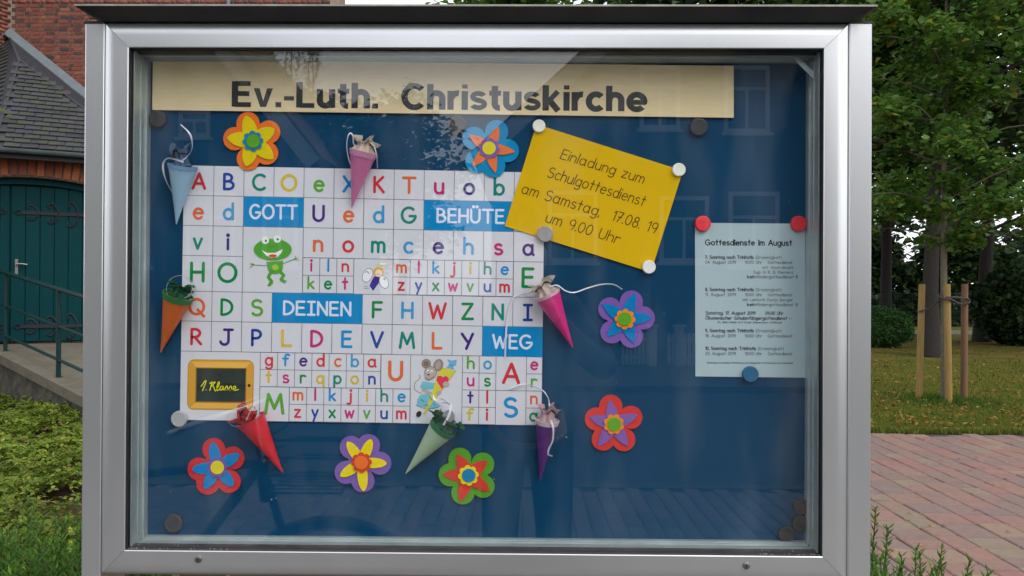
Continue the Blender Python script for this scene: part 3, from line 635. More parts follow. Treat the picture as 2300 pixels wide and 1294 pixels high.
# ------------------------------------------------------------------ the display case
exec_ = None
YB = .080                                   # plane of the board inside
def X0(px, py, Y=0.0): return at(px, py, Y)
oL, oR, cz = -.65, .65, 1.5-.0164
zT, zB = cz+.4713, cz-.4713                 # the opening
case = thing('display_case', (0, .05, 0), 'grey aluminium glazed notice display case on two posts with blue inner board', 'display case')
prof = [(0, .0030), (0, .0012), (.0012, 0), (.024, 0), (.029, .0002), (.034, .0008), (.039, .0018), (.043, .0031), (.0455, .0046), (.0468, .0065), (.0474, .0095), (.0475, .045)]
cor = [(oL, zT), (oR, zT), (oR, zB), (oL, zB)]; dsg = [(-1, 1), (1, 1), (1, -1), (-1, -1)]
for i in range(4):
    V = []; Fc = []
    j = (i+1) % 4
    for (cx_, cz_), (dx, dz) in ((cor[i], dsg[i]), (cor[j], dsg[j])):
        for a, y_ in prof: V.append((cx_+dx*a, y_, cz_+dz*a))
    k = len(prof); gap = .00035; mid = np.mean(V, 0)
    V = [np.array(v) for v in V]; ax = 0 if i in (0, 2) else 2
    for q in range(2*k):                      # hairline open mitre
        V[q][ax] -= gap*(1 if V[q][ax] > mid[ax] else -1)
    Fc = [(q, q+1, k+q+1, k+q) for q in range(k-1)]+[tuple(range(k)), tuple(range(k, 2*k))[::-1]]
    Fc = [f[::-1] for f in Fc]
    obj('door_frame_rail', V, Fc, ALU, case, smooth=24)
def rect_ring(mb, x0, z0, x1, z1, t, y0, y1, mi=0):      # lining on the inner side: four slabs, thickness outward
    mb.box((x0-t, y0, z0-t), (x0, y1, z1+t), mi); mb.box((x1, y0, z0-t), (x1+t, y1, z1+t), mi)
    mb.box((x0, y0, z1), (x1, y1, z1+t), mi); mb.box((x0, y0, z0-t), (x1, y1, z0), mi)
g_ = MB()
for sx in (oL, oR): g_.box((sx+(-.02 if sx < 0 else -.0012), .0032, zB-.02), (sx+(.0012 if sx < 0 else .02), .0108, zT+.02)); g_.box((sx+(-.02 if sx < 0 else -.0012), .0162, zB-.02), (sx+(.0012 if sx < 0 else .02), .0180, zT+.02))
g_.box((oL+.0013, .0032, zT-.0012), (oR-.0013, .0108, zT+.02)); g_.box((oL+.0013, .0162, zT-.0012), (oR-.0013, .0400, zT+.02)); g_.make('gasket', BLACK, case)
MB().box((oL+.0013, .0032, zB-.02), (oR-.0013, .0108, zB+.0012)).box((oL+.0013, .0162, zB-.02), (oR-.0013, .0380, zB+.0012)).make('sill', mat('dusty_dark_sill', (.06, .05, .052), .7, var=.4, vscale=25, col2=(.035, .03, .032)), case)
ln = MB()
for sx, q in ((oL, 1), (oR, -1)):
    for (o_, y0, y1) in ((0, .0184, .1118), (.0024, .0185, .024), (.0018, .046, .050), (.0036, .0652, .0796)): ln.box((min(sx-q*.006, sx+q*(.001+o_)), y0, zB-.0005), (max(sx-q*.006, sx+q*(.001+o_)), y1, zT+.0005))
for sz, q in ((zB, 1), (zT, -1)):
    for (o_, y0, y1) in ((0, .0404, .1117), (.0030, .0405, .045), (.0020, .060, .063), (.0040, .0702, .0795)): ln.box((oL+.0052, y0, min(sz-q*.006, sz+q*(.001+o_))), (oR-.0052, y1, max(sz-q*.006, sz+q*(.001+o_))))
ln.make('lining', ALU_IN, case)
MB().box((oL-.001, YB, zB-.001), (oR+.001, YB+.004, zT+.001)).make('back_board', NAVY, case)
bd = MB(); rect_ring(bd, oL-.0465, zB-.0465, oR+.0465, zT+.0465, .001, .0452, .112); bd.box((oL-.0475, .1121, zB-.0475), (oR+.0475, .115, zT+.0475)); bd.make('housing', ALU, case)
for sx in (-1, 1):                            # corner brackets behind the pane
    for sz in (-1, 1):
        cx_, cz_ = sx*(.65-.003), cz+sz*(.4713-.003)
        V = [(cx_, .0295, cz_), (cx_-sx*.042, .0295, cz_), (cx_, .0295, cz_-sz*.042)]; V = V+[(a, b+.002, c_) for a, b, c_ in V]
        if sz > 0 and sx > 0: obj('corner_bracket', [(cx_-sx*.030, .0405, cz_), (cx_-sx*.044, .0405, cz_), (cx_, .0405, cz_-sz*.044), (cx_, .0405, cz_-sz*.030), (cx_-sx*.030, .043, cz_), (cx_-sx*.044, .043, cz_), (cx_, .043, cz_-sz*.044), (cx_, .043, cz_-sz*.030)], BOXF, ALU_IN, case)
# glass pane: clear, with the plain Fresnel reflection of a thin pane
gm = bpy.data.materials.new('glass'); gm.use_nodes = True; t = gm.node_tree; N = t.nodes; L = t.links; N.clear()
mo = N.new('ShaderNodeOutputMaterial'); trn = N.new('ShaderNodeBsdfTransparent'); trn.inputs[0].default_value = (.985, .992, .987, 1); gl = N.new('ShaderNodeBsdfGlossy'); gl.inputs['Roughness'].default_value = 0.0
gg = N.new('ShaderNodeNewGeometry'); dt = N.new('ShaderNodeVectorMath'); dt.operation = 'DOT_PRODUCT'; L.new(gg.outputs['Incoming'], dt.inputs[0]); L.new(gg.outputs['Normal'], dt.inputs[1])
ab = N.new('ShaderNodeMath'); ab.operation = 'ABSOLUTE'; L.new(dt.outputs['Value'], ab.inputs[0])
om = N.new('ShaderNodeMath'); om.operation = 'SUBTRACT'; om.inputs[0].default_value = 1; L.new(ab.outputs[0], om.inputs[1])
pw_ = N.new('ShaderNodeMath'); pw_.operation = 'POWER'; pw_.inputs[1].default_value = 5; L.new(om.outputs[0], pw_.inputs[0])
fr_ = N.new('ShaderNodeMath'); fr_.operation = 'MULTIPLY_ADD'; fr_.inputs[1].default_value = .955; fr_.inputs[2].default_value = .045; L.new(pw_.outputs[0], fr_.inputs[0])
ms = N.new('ShaderNodeMixShader'); L.new(fr_.outputs[0], ms.inputs[0]); L.new(trn.outputs[0], ms.inputs[1]); L.new(gl.outputs[0], ms.inputs[2]); 
dfn = N.new('ShaderNodeBsdfDiffuse'); dfn.inputs[0].default_value = (.8, .8, .78, 1); tcg = N.new('ShaderNodeTexCoord'); mpg = N.new('ShaderNodeMapping'); mpg.inputs['Scale'].default_value = (9, 1, 2.2); mpg.inputs['Rotation'].default_value = (0, .5, 0); L.new(tcg.outputs['Object'], mpg.inputs[0])
nzg = N.new('ShaderNodeTexNoise'); nzg.inputs['Scale'].default_value = 1.4; nzg.inputs['Detail'].default_value = 8; L.new(mpg.outputs[0], nzg.inputs[0]); mrg = N.new('ShaderNodeMapRange'); mrg.inputs[1].default_value = .48; mrg.inputs[2].default_value = .75; mrg.inputs[4].default_value = .02; L.new(nzg.outputs[0], mrg.inputs[0])
ms2 = N.new('ShaderNodeMixShader'); L.new(mrg.outputs[0], ms2.inputs[0]); L.new(ms.outputs[0], ms2.inputs[1]); L.new(dfn.outputs[0], ms2.inputs[2]); L.new(ms2.outputs[0], mo.inputs['Surface'])
MB().box((oL-.009, .0112, zB-.009), (oR+.009, .0158, zT+.009)).make('glass_pane', gm, case)
# small white scuffs and dust specks on the pane
sp_ = MB()
for (px, py, r_) in ((1252, 983, 3), (1262, 978, 2), (1272, 982, 3.2), (1244, 985, 3.4), (383, 1103, 2.0), (825, 950, 2), (912, 1003, 1.6), (610, 1122, 3.4), (620, 1119, 2), (1785, 1170, 1.6), (1492, 704, 1.5), (1765, 190, 1.4), (1772, 235, 1.3), (1773, 450, 1.7), (1790, 330, 1), (1110, 1076, 3), (700, 460, 1.2), (1385, 860, 1.4), (360, 620, 1)):
    c = at(px, py, .0106); ang = random.random()*3
    sp_.add([(c[0]+r_*.00045*math.cos(a+ang)*random.uniform(.5, 1.1), c[1], c[2]+r_*.00045*math.sin(a+ang)*random.uniform(.4, 1.1)) for a in np.linspace(0, 6.28, 8)[:-1]], [tuple(range(7))])
sp_.make('scuff_marks', mat('chalky_scuff', (.35, .4, .42), .9), case)
# debris along the sill
dbm = MB()
for _ in range(60):
    px = random.choice([random.gauss(310, 25), random.uniform(300, 520), random.uniform(1700, 1840)]); x_ = at(px, 1240, .02)[0]; x_ = min(max(x_, oL+.004), oR-.004); s_ = random.uniform(.0006, .0018); y_ = random.choice([random.uniform(.004, .009), random.uniform(.018, .034)]); z_ = zB+.0013
    dbm.box((x_, y_, z_), (x_+s_, y_+s_, z_+s_*.6))
dbm.make('sill_crumbs', mat('crumbs', (.4, .38, .34), .9), case)
# posts, caps, roof, locks
for (pa, pb) in ((186, 231.5), (1911.5, 1957)):
    xa, xb = at(pa, 640, .004)[0], at(pb, 640, .004)[0]; ztp = at((pa+pb)/2, 50, .004)[2]; b = .0025
    xs0, xs1 = (xa, oL-.0478) if pa < 1000 else (oR+.0478, xb)
    Vp = []
    for z_ in (0, ztp-.003): Vp += [(xs0+b, .004, z_), (xs1-.0012, .004, z_), (xs1, .0052, z_), (xs1, .094, z_), (xs0, .094, z_), (xs0, .004+b, z_)]
    obj('post', Vp, [(i, (i+1) % 6, 6+(i+1) % 6, 6+i) for i in range(6)]+[tuple(range(6))[::-1], tuple(range(6, 12))], ALU, case)
    MB().box((xs0-.001, .003, ztp-.003), (xs1+.0005, .095, ztp+.002)).make('post_cap', BLACK, case)
a, b = at(233, 47, 0), at(1911, 51, 0); zr = (a[2]+b[2])/2+.0005
fy = -.034; c0, c1 = at(169, 11, fy), at(1969, 18.5, fy); zf = (c0[2]+c1[2])/2
lo = [(a[0], .001, zr), (b[0], .001, zr), (b[0], .13, zr), (a[0], .13, zr)]; hi = [(c0[0], fy, zf), (c1[0], fy, zf), (c1[0], .17, zf), (c0[0], .17, zf)]
obj('roof_soffit', lo+hi, [(0, 3, 2, 1), (0, 1, 5, 4), (1, 2, 6, 5), (2, 3, 7, 6), (3, 0, 4, 7)], DARKM, case)
MB().box((c0[0]-.001, fy-.0015, zf+.0002), (c1[0]+.001, .172, zf+.0035)).make('roof_sheet', ROOFEDGE, case)
mid_x = (c0[0]+c1[0])/2
obj('roof_ridge', [(c0[0]+.01, fy+.01, zf+.0036), (c1[0]-.01, fy+.01, zf+.0036), (c1[0]-.01, .16, zf+.0036), (c0[0]+.01, .16, zf+.0036), (c0[0]+.1, .06, zf+.02), (c1[0]-.1, .06, zf+.02)], [(0, 1, 5, 4), (1, 2, 5), (2, 3, 4, 5), (3, 0, 4), (0, 3, 2, 1)], DARKM, case)
for (px, py) in ((446, 1256), (1676, 1270)):
    c = at(px, py, 0); lk = MB().tube([(c[0], .002, c[2]), (c[0], -.0022, c[2]), (c[0], -.003, c[2])], [.0066, .0066, .0055], 20).make('lock', STEEL, case, smooth=40)
    kh = MB().box((c[0]-.0007, -.0036, c[2]-.0028), (c[0]+.0007, -.00305, c[2]+.0028)); kh.tube([(c[0], -.0031, c[2]+.0012), (c[0], -.0037, c[2]+.0012)], .0017, 10); kh.make('keyhole', BLACK, lk)

# ------------------------------------------------------------------ lettering engine: strokes swept with a round pen
GL = {
'A': '0,0 .42,1 .8,0;.15,.33 .69,.33', 'B': '0,0 0,1;0,1 .2,1 .2,.76,.3,.24,90,-90 0,.52;.05,.52 .25,.52 .25,.26,.36,.26,90,-90 0,0', 'C': '.46,.5,.46,.5,50,310',
'D': '0,0 0,1;0,1 .1,1 .1,.5,.6,.5,90,-90 0,0', 'E': '.55,1 0,1 0,0 .58,0;0,.53 .5,.53', 'F': '.56,1 0,1 0,0;0,.52 .5,.52', 'G': '.46,.5,.46,.5,50,345 .90,.44 .52,.44',
'H': '0,0 0,1;.66,0 .66,1;0,.5 .66,.5', 'I': '0,1 .5,1;.25,1 .25,0;0,0 .5,0', 'J': '.25,1 .8,1;.54,1 .54,.26 .27,.26,.27,.26,0,-165', 'K': '0,0 0,1;.55,1 0,.45;.14,.57 .6,0',
'L': '0,1 0,0 .55,0', 'M': '0,0 .14,1 .46,.25 .78,1 .92,0', 'N': '0,0 0,1 .66,0 .66,1', 'O': '.48,.5,.48,.5,90,450', 'P': '0,0 0,1 .22,1 .22,.73,.33,.27,90,-90 0,.46',
'Q': '.48,.5,.48,.5,90,450;.55,.3 .98,-.14', 'R': '0,0 0,1 .22,1 .22,.74,.33,.26,90,-90 0,.48;.22,.46 .62,0', 'S': '.33,.76,.30,.24,35,270 .33,.26,.33,.26,90,-145',
'T': '0,1 .8,1;.4,1 .4,0', 'U': '0,1 0,.35 .33,.35,.33,.35,180,360 .66,1', 'V': '0,1 .36,0 .75,1', 'W': '0,1 .25,0 .52,.85 .78,0 1.05,1', 'X': '0,0 .7,1;0,1 .7,0',
'Y': '0,1 .36,.48;.72,1 .3,0', 'Z': '0,1 .65,1 0,0 .68,0',
'a': '.29,.33,.29,.33,90,450;.58,.66 .58,.08 .66,0', 'b': '0,1.05 0,0;.3,.33,.29,.33,90,450', 'c': '.3,.33,.3,.33,50,310', 'd': '.29,.33,.29,.33,90,450;.58,1.05 .58,0',
'e': '.03,.36 .57,.36;.3,.33,.29,.33,5,315', 'f': '.40,.80,.2,.2,40,180 .2,0;0,.62 .45,.62', 'g': '.29,.33,.29,.33,90,450;.58,.66 .58,-.12 .3,-.12,.28,.22,0,-150',
'h': '0,1.05 0,0;0,.4 .27,.4,.27,.26,170,0 .54,0', 'i': '0,.66 0,0;*0,.93', 'j': '.2,.66 .2,-.12 .02,-.12,.18,.18,0,-130;*.2,.93', 'k': '0,1.05 0,0;.45,.62 0,.25;.14,.35 .5,0', 'l': '0,1.05 0,0',
'm': '0,.66 0,0;0,.42 .2,.42,.2,.24,170,0 .4,0;.4,.42 .6,.42,.2,.24,170,0 .8,0', 'n': '0,.66 0,0;0,.4 .26,.4,.26,.26,170,0 .52,0', 'o': '.31,.33,.31,.33,90,450',
'p': '0,.66 0,-.34;.3,.33,.29,.33,90,450', 'q': '.29,.33,.29,.33,90,450;.58,.66 .58,-.34', 'r': '0,.66 0,0;0,.38 .25,.4,.25,.26,175,45', 's': '.24,.495,.21,.165,35,270 .24,.165,.24,.165,90,-145',
't': '.2,.98 .2,0;0,.64 .42,.64', 'u': '0,.66 0,.26 .26,.26,.26,.26,180,355;.52,.66 .52,0', 'v': '0,.66 .24,0 .5,.66', 'w': '0,.66 .17,0 .36,.58 .55,0 .74,.66', 'x': '0,0 .48,.66;0,.66 .5,0',
'y': '0,.66 .25,.05;.5,.66 .12,-.34', 'z': '0,.66 .46,.66 0,0 .5,0',
'0': '.28,.5,.28,.5,90,450', '1': '0,.8 .22,1 .22,0', '2': '.27,.72,.25,.28,160,-35 0,0 .55,0', '3': '.24,.75,.22,.25,140,-90 .24,.26,.27,.26,90,-145', '4': '.4,0 .4,1 0,.3 .58,.3', '5': '.5,1 .1,1 .06,.56 .26,.32,.27,.32,110,-145',
'6': '.45,1 .1,.5;.28,.3,.27,.3,90,450', '7': '0,1 .5,1 .15,0;.1,.5 .45,.5', '8': '.27,.76,.2,.24,90,450;.27,.27,.26,.27,90,450', '9': '.27,.7,.26,.29,90,450;.53,.7 .5,.35 .4,0',
'.': '*0,.02', ',': '.05,.05 0,-.14', ':': '*0,.05;*0,.5', '-': '0,.38 .3,.38', '–': '0,.38 .5,.38', '!': '0,1 0,.3;*0,.02', '(': '.35,.4,.3,.72,125,235', ')': '-.1,.4,.3,.72,55,-55', '&': '.6,0 .1,.75 .28,.8,.16,.18,200,-30 .05,.25 .25,.2,.22,.2,170,340 .6,.45',
}
def under(ch):
    if ch in 'ÜÖÄüöä':
        b = {'Ü': 'U', 'Ö': 'O', 'Ä': 'A', 'ü': 'u', 'ö': 'o', 'ä': 'a'}[ch]; w_ = .33 if ch in 'ÜöüäA' else .45; h_ = 1.22 if ch.isupper() else .93
        if ch in 'üöä': w_ = .28
        return GL[b]+';*%g,%g;*%g,%g' % (w_-.14, h_, w_+.14, h_)
    return GL.get(ch, '')
def strokes_of(ch, serif=True):
    s = under(ch); 
    if ch == 'I' and not serif: s = '0,0 0,1'
    outp = []
    for st in s.split(';'):
        if not st: continue
        if st[0] == '*': x_, y_ = map(float, st[1:].split(',')); outp.append(('dot', (x_, y_))); continue
        pts = []; closed = False
        for tok in st.split():
            v = [float(q) for q in tok.split(',')]
            if len(v) == 2: pts.append(tuple(v))
            else:
                cx_, cy_, rx, ry, a0, a1 = v; nseg = max(3, int(abs(a1-a0)/15)); closed = abs(a1-a0) >= 360 and len(st.split()) == 1
                for i in range(nseg+(0 if closed else 1)): a = R(a0+(a1-a0)*i/nseg); pts.append((cx_+rx*math.cos(a), cy_+ry*math.sin(a)))
        outp.append(('loop' if closed else 'line', pts))
    return outp
def pen(pts, hw, closed=False, cap=True):
    """flat ribbon with mitred bends and round ends"""
    q = [np.array(pts[0])]
    for p in pts[1:]:
        if np.linalg.norm(np.array(p)-q[-1]) > 1e-5: q.append(np.array(p, float))
    n = len(q); V = []; Fc = []
    for i in range(n):
        a = q[i]-q[i-1] if (i > 0 or closed) else q[1]-q[0]; b = q[(i+1) % n]-q[i] if (i < n-1 or closed) else a
        a = a/(np.linalg.norm(a)+1e-9); b = b/(np.linalg.norm(b)+1e-9); na = np.array([-a[1], a[0]]); nb = np.array([-b[1], b[0]])
        if a@b < .75:                          # sharp bend: round joint
            V += [q[i]+na*hw, q[i]-na*hw]; sgn = -1 if (a[0]*b[1]-a[1]*b[0]) > 0 else 1
            a0 = math.atan2(*(na*sgn)[::-1]); a1 = math.atan2(*(nb*sgn)[::-1]); dlt = (a1-a0+math.pi) % (2*math.pi)-math.pi
            i0 = len(V); V.append(q[i]); fan = [q[i]+hw*np.array([math.cos(a0+dlt*k/4), math.sin(a0+dlt*k/4)]) for k in range(5)]
            f0 = len(V); V += fan; 
            for k in range(4): Fc.append(('t', i0, f0+k, f0+k+1))
            V += [q[i]+nb*hw, q[i]-nb*hw]; Fc.append(('mark', len(V)-2)); continue
        m_ = na+nb; m_ /= np.linalg.norm(m_)+1e-9; k = hw/max(.5, m_@na); V += [q[i]+m_*k, q[i]-m_*k]; Fc.append(('mark', len(V)-2))
    # rebuild strips: keep for each point its incoming and outgoing pair
    return q, n, V, Fc
def ribbon2d(pts, hw, closed=False, cap=True):
    q = [np.array(pts[0], float)]
    for p in pts[1:]:
        p = np.array(p, float)
        if np.linalg.norm(p-q[-1]) > 1e-5: q.append(p)
    n = len(q); V = []; Fc = []; inn = []; outg = []
    for i in range(n):
        a = q[i]-q[i-1] if (i > 0 or closed) else q[1]-q[0]; b = q[(i+1) % n]-q[i] if (i < n-1 or closed) else a
        a = a/np.linalg.norm(a); b = b/np.linalg.norm(b); na = np.array([-a[1], a[0]]); nb = np.array([-b[1], b[0]]); m_ = na+nb
        if a@b > .6:
            m_ /= np.linalg.norm(m_); k = hw/(m_@na); V += [q[i]+m_*k, q[i]-m_*k]; inn.append(len(V)-2); outg.append(len(V)-2)
        else:
            left = (a[0]*b[1]-a[1]*b[0]) > 0; m_ /= np.linalg.norm(m_)+1e-9; k = min(hw/max(m_@na, .2), hw*4)   # shared inner corner, rounded outer corner
            inner = q[i]+m_*k*(1 if left else -1); sg = -1 if left else 1
            a0 = math.atan2((na*sg)[1], (na*sg)[0]); a1 = math.atan2((nb*sg)[1], (nb*sg)[0]); dl = (a1-a0+math.pi) % (2*math.pi)-math.pi
            ii = len(V); V.append(inner); fan = [q[i]+hw*np.array([math.cos(a0+dl*t_/5), math.sin(a0+dl*t_/5)]) for t_ in range(6)]; f0 = len(V); V += fan
            for t_ in range(5): Fc.append((ii, f0+t_, f0+t_+1))
            if left: inn.append((ii, f0)); outg.append((ii, f0+5))
            else: inn.append((f0, ii)); outg.append((f0+5, ii))
    pr = lambda x_: (x_, x_+1) if isinstance(x_, int) else x_
    for i in range(n if closed else n-1):
        a, b = pr(outg[i]), pr(inn[(i+1) % n]); Fc.append((a[0], a[1], b[1], b[0]))
    if cap and not closed:
        for i, pi, sg in ((0, pr(outg[0]), 1), (n-1, pr(inn[-1]), -1)):
            d = (q[1]-q[0]) if i == 0 else (q[-1]-q[-2]); th = math.atan2(d[1], d[0]); f0 = len(V)
            angs = [th+math.pi/2+math.pi*t_/6 for t_ in range(1, 6)] if i == 0 else [th-math.pi/2+math.pi*t_/6 for t_ in range(1, 6)]
            V += [q[i]+hw*np.array([math.cos(t_), math.sin(t_)]) for t_ in angs]
            Fc.append((pi[0], *range(f0, f0+5), pi[1]) if i == 0 else (pi[1], *range(f0, f0+5), pi[0]))
    return V, Fc
def circle2(cx_, cy_, r_, n=14, ry=None): return [(cx_+r_*math.cos(2*math.pi*i/n), cy_+(ry or r_)*math.sin(2*math.pi*i/n)) for i in range(n)]
def glyph(mb, ch, mp, x_, y_, size, th, h=0.0, mi=0, sx=1.0, serif=True, slant=0.0):
    """draw ch with its baseline start at (x_, y_); y grows downward in the mapper's own units"""
    for si, (kd, d) in enumerate(strokes_of(ch, serif)):
        hh_ = h+si*.00003
        if kd == 'dot': pts = [(x_+(d[0]*sx+slant*d[1])*size, y_-d[1]*size)]; V = circle2(*pts[0], th*.72); mb.add([mp(a, b, hh_) for a, b in V], [tuple(range(len(V)))[::-1]], mi); continue
        q = [(x_+(a*sx+slant*b)*size, y_-b*size) for a, b in d]
        V, Fc = ribbon2d(q, th/2, kd == 'loop'); mb.add([mp(a, b, hh_) for a, b in V], Fc, mi)
def gwidth(ch, serif=True):
    if ch == ' ': return .35
    xs = [0]
    for kd, d in strokes_of(ch, serif): xs += [d[0]] if kd == 'dot' else [a for a, b in d]
    return max(xs)
def text(mb, s, mp, x0, x1, y_, size, th, h=0.0, gap=.26, mi=0, serif=True, slant=0.0):
    """set the string between x0 and x1, keeping pen width"""
    tot = sum(gwidth(c, serif) for c in s)+gap*(len(s)-1); sx = (x1-x0)/(tot*size); x_ = x0
    for c in s: glyph(mb, c, mp, x_, y_, size, th, h, mi, sx, serif, slant); x_ += (gwidth(c, serif)+gap)*size*sx
def bpx(px, py, h=0.0): return at(px, py, YB-h)
def affine(o2, ex, ey, h0): return lambda u_, v_, h=0.0: bpx(o2[0]+ex[0]*u_+ey[0]*v_, o2[1]+ex[1]*u_+ey[1]*v_, h0+h)
def slab(mb, P, h0, h1, mi=0):               # polygon in board pixels, extruded between two heights off the board
    n = len(P); V = [bpx(a, b, h0) for a, b in P]+[bpx(a, b, h1) for a, b in P]
    mb.add(V, [tuple(range(n, 2*n)), tuple(range(n))[::-1]]+[(i, (i+1) % n, n+(i+1) % n, n+i) for i in range(n)], mi); return mb

# ------------------------------------------------------------------ header sign
HS = [(343.5, 134), (1648, 148), (1648, 264.5), (342, 247)]
hd = thing('header_sign', bpx(990, 256), 'cream header board reading Ev.-Luth. Christuskirche along the top of the case', 'sign')
slab(MB(), HS, .0006, .006).make('sign_board', mat('cream_board', rgb(203, 185, 146, 1.42), .6, spec=.15, var=.05, vscale=30, bump=.05, bscale=120, stretch=(1, 1, 8)), hd)
SIGNINK = mat('black_sign_ink', (.012, .014, .016), .5)
HB = {'E': '|.1,0 .1,1;-.1,.915 .66,.915;-.1,.52 .62,.52;-.1,.085 .68,.085', 'v': 'P0,.74 .21,.74 .345,.24 .48,.74 .69,.74 .45,0 .24,0', '.': 'P0,0 .21,0 .21,.2 0,.2', '-': 'P0,.27 .36,.27 .36,.44 0,.44', 'L': '|.1,0 .1,1;-.1,.085 .64,.085',
'u': '|.1,.74 .1,.30 .30,.29,.20,.205,180,350;|.54,.74 .54,0', 't': '|.2,.95 .2,.26 .37,.25,.17,.165,180,275;-0,.665 .42,.665', 'h': '|.1,1 .1,0;|.12,.40 .32,.44,.22,.21,165,0 .54,0', 'C': '|.46,.5,.36,.42,42,318',
'r': '|.1,.74 .1,0;|.13,.42 .36,.40,.24,.25,155,80', 'i': '|.1,.74 .1,0;P0,.84 .2,.84 .2,1 0,1', 's': '-.30,.52,.20,.13,18,268 .30,.23,.22,.14,90,-162', 'k': '|.1,1 .1,0;-.54,.76 .15,.30;|.24,.40 .56,-.01', 'c': '|.36,.37,.26,.29,42,318', 'e': '|.37,.37,.27,.29,0,-1 .37,.37,.27,.29,0,318;-.14,.355 .66,.355'}
def htext(s, P0_, P1_, cap, name, par):
    ws = [max(max(float(v) for v in tk.split(',')[0:1])+(float(tk.split(',')[2]) if tk.count(',') == 5 else 0) for st in HB[c].replace('|', '').replace('-', ' ', 0).split(';') for tk in st.lstrip('-P').split()) for c in s]
    ws = [{'E': .68, 'v': .69, '.': .21, '-': .36, 'L': .64, 'u': .64, 't': .42, 'h': .64, 'C': .84, 'r': .42, 'i': .2, 's': .60, 'k': .66, 'c': .64, 'e': .72}[c] for c in s]
    gp = .095; tot = sum(ws)+gp*(len(s)-1); L_ = math.hypot(P1_[0]-P0_[0], P1_[1]-P0_[1]); th_ = math.atan2(P1_[1]-P0_[1], P1_[0]-P0_[0]); mp = affine(P0_, (math.cos(th_), math.sin(th_)), (-math.sin(th_), math.cos(th_)), .0062); k = L_/(tot*cap); x_ = 0
    for c, w_ in zip(s, ws):
        m_ = MB()
        for si, st in enumerate(HB[c].split(';')):
            kd, body_ = st[0], st[1:]; hh_ = si*.00003
            if kd == 'P': V = [tuple(map(float, t_.split(','))) for t_ in body_.split()]; Fc = [tuple(range(len(V)))]
            else:
                pts = []
                for tk in body_.split():
                    v = [float(q) for q in tk.split(',')]
                    if len(v) == 2: pts.append(tuple(v))
                    else:
                        n_ = max(1, int(abs(v[5]-v[4])/8)); pts += [(v[0]+v[2]*math.cos(R(v[4]+(v[5]-v[4])*i/n_)), v[1]+v[3]*math.sin(R(v[4]+(v[5]-v[4])*i/n_))) for i in range(n_+1)]
                V, Fc = ribbon2d(pts, .115 if kd == '|' else .096, False, False)
            m_.add([mp(x_+a*cap*k, -b*cap, hh_) for a, b in V], Fc)
        m_.make(name, SIGNINK, par); x_ += (w_+gp)*cap*k
htext('Ev.-Luth.', (521, 239.5), (849, 244), 57, 'letter', hd)
htext('Christuskirche', (902, 245.5), (1452, 250.5), 57, 'letter', hd)

# ------------------------------------------------------------------ the alphabet poster
PC = np.array([(413.5, 371.5), (1223, 388), (1216.5, 955.5), (404, 943)], float)
def pp(U, V):
    a, b = U/808.0, V/571.0; q = PC[0]*(1-a)*(1-b)+PC[1]*a*(1-b)+PC[2]*a*b+PC[3]*(1-a)*b; return q
HP = .0022
def pmap(U, V, h=0.0): q = pp(U, V); return bpx(q[0], q[1], HP+h)
poster = thing('alphabet_poster', pmap(404, 571), 'white letter grid poster with the blue words GOTT BEHÜTE DEINEN WEG and a frog', 'poster')
NU, NV_ = 24, 16; V = []; Fc = []
for j in range(NV_+1):
    for i in range(NU+1):
        U_, V_ = 808*i/NU, 571*j/NV_; V.append(pmap(U_, V_, -.0001+.0002*math.sin(i*.9+j*.5)*0))
for j in range(NV_):
    for i in range(NU): a = j*(NU+1)+i; Fc.append((a, a+NU+1, a+NU+2, a+1))
nb_ = len(V); V += [pmap(*q, -.0009) for q in ((0, 0), (808, 0), (808, 571), (0, 571))]; c4 = [0, NU, NV_*(NU+1)+NU, NV_*(NU+1)]
Fc += [(c4[i], c4[(i+1) % 4], nb_+(i+1) % 4, nb_+i) for i in range(4)]+[(nb_, nb_+1, nb_+2, nb_+3)]
obj('paper', V, Fc, PAPER, poster)
PAL = {'r': ink(200, 48, 60), 'b': ink(28, 62, 150), 't': ink(0, 128, 112), 'y': ink(205, 176, 40), 'g': ink(88, 158, 48), 'l': ink(60, 145, 195), 'o': ink(214, 98, 48), 'p': ink(66, 38, 118), 'm': ink(190, 38, 115), 'e': ink(0, 130, 62), 'c': ink(0, 135, 195), 'w': ink(205, 215, 235)}
CELLBLUE = ink(0, 128, 186)
rows = [0, 67, 134.5, 202, 282, 349, 416.5, 571]; cwd = 808/12
gl_ = MB()
def hline(u0, u1, v_, t_=.62): gl_.add([pmap(u0, v_-t_, .00012), pmap(u0, v_+t_, .00012), pmap(u1, v_+t_, .00012), pmap(u1, v_-t_, .00012)], [(0, 1, 2, 3)])
def vline(u_, v0, v1, t_=.62): gl_.add([pmap(u_-t_, v0, .00018), pmap(u_-t_, v1, .00018), pmap(u_+t_, v1, .00018), pmap(u_+t_, v0, .00018)], [(0, 1, 2, 3)])
def put(ch, colr, uc, vb, size, th=.182, par=poster):
    m_ = MB(); wd = gwidth(ch)*size; glyph(m_, ch, pmap, uc-wd/2, vb, size, th*size, .0003); m_.make('letter', PAL[colr], par)
def row_letters(r_, s, colrs, size=33.5, base=.765):
    for i, (ch, cl) in enumerate(zip(s, colrs)):
        if ch != '_': put(ch, cl, (i+.5)*cwd, rows[r_]+(rows[r_+1]-rows[r_])*base, size)
row_letters(0, 'ABCOeXKTuob_', 'rbtyglromptr'.replace('l', 'c'))
row_letters(1, 'ed__UedG____', 'ol__poltxxxx'[:8]+'____')
row_letters(2, 'vi__nomcehsa', 'tp__ortlplmp')
for ch, cl, u_ in (('H', 'e', .5), ('O', 'e', 1.5), ('E', 'e', 11.5)): put(ch, cl, u_*cwd, rows[3]+(57 if ch != 'E' else 56), 40, .175)
row_letters(4, 'QDS___FHWZNI', 'oeg___elretb')
row_letters(5, 'RJPLDEVMLY__', 'rpbymcbtop__')
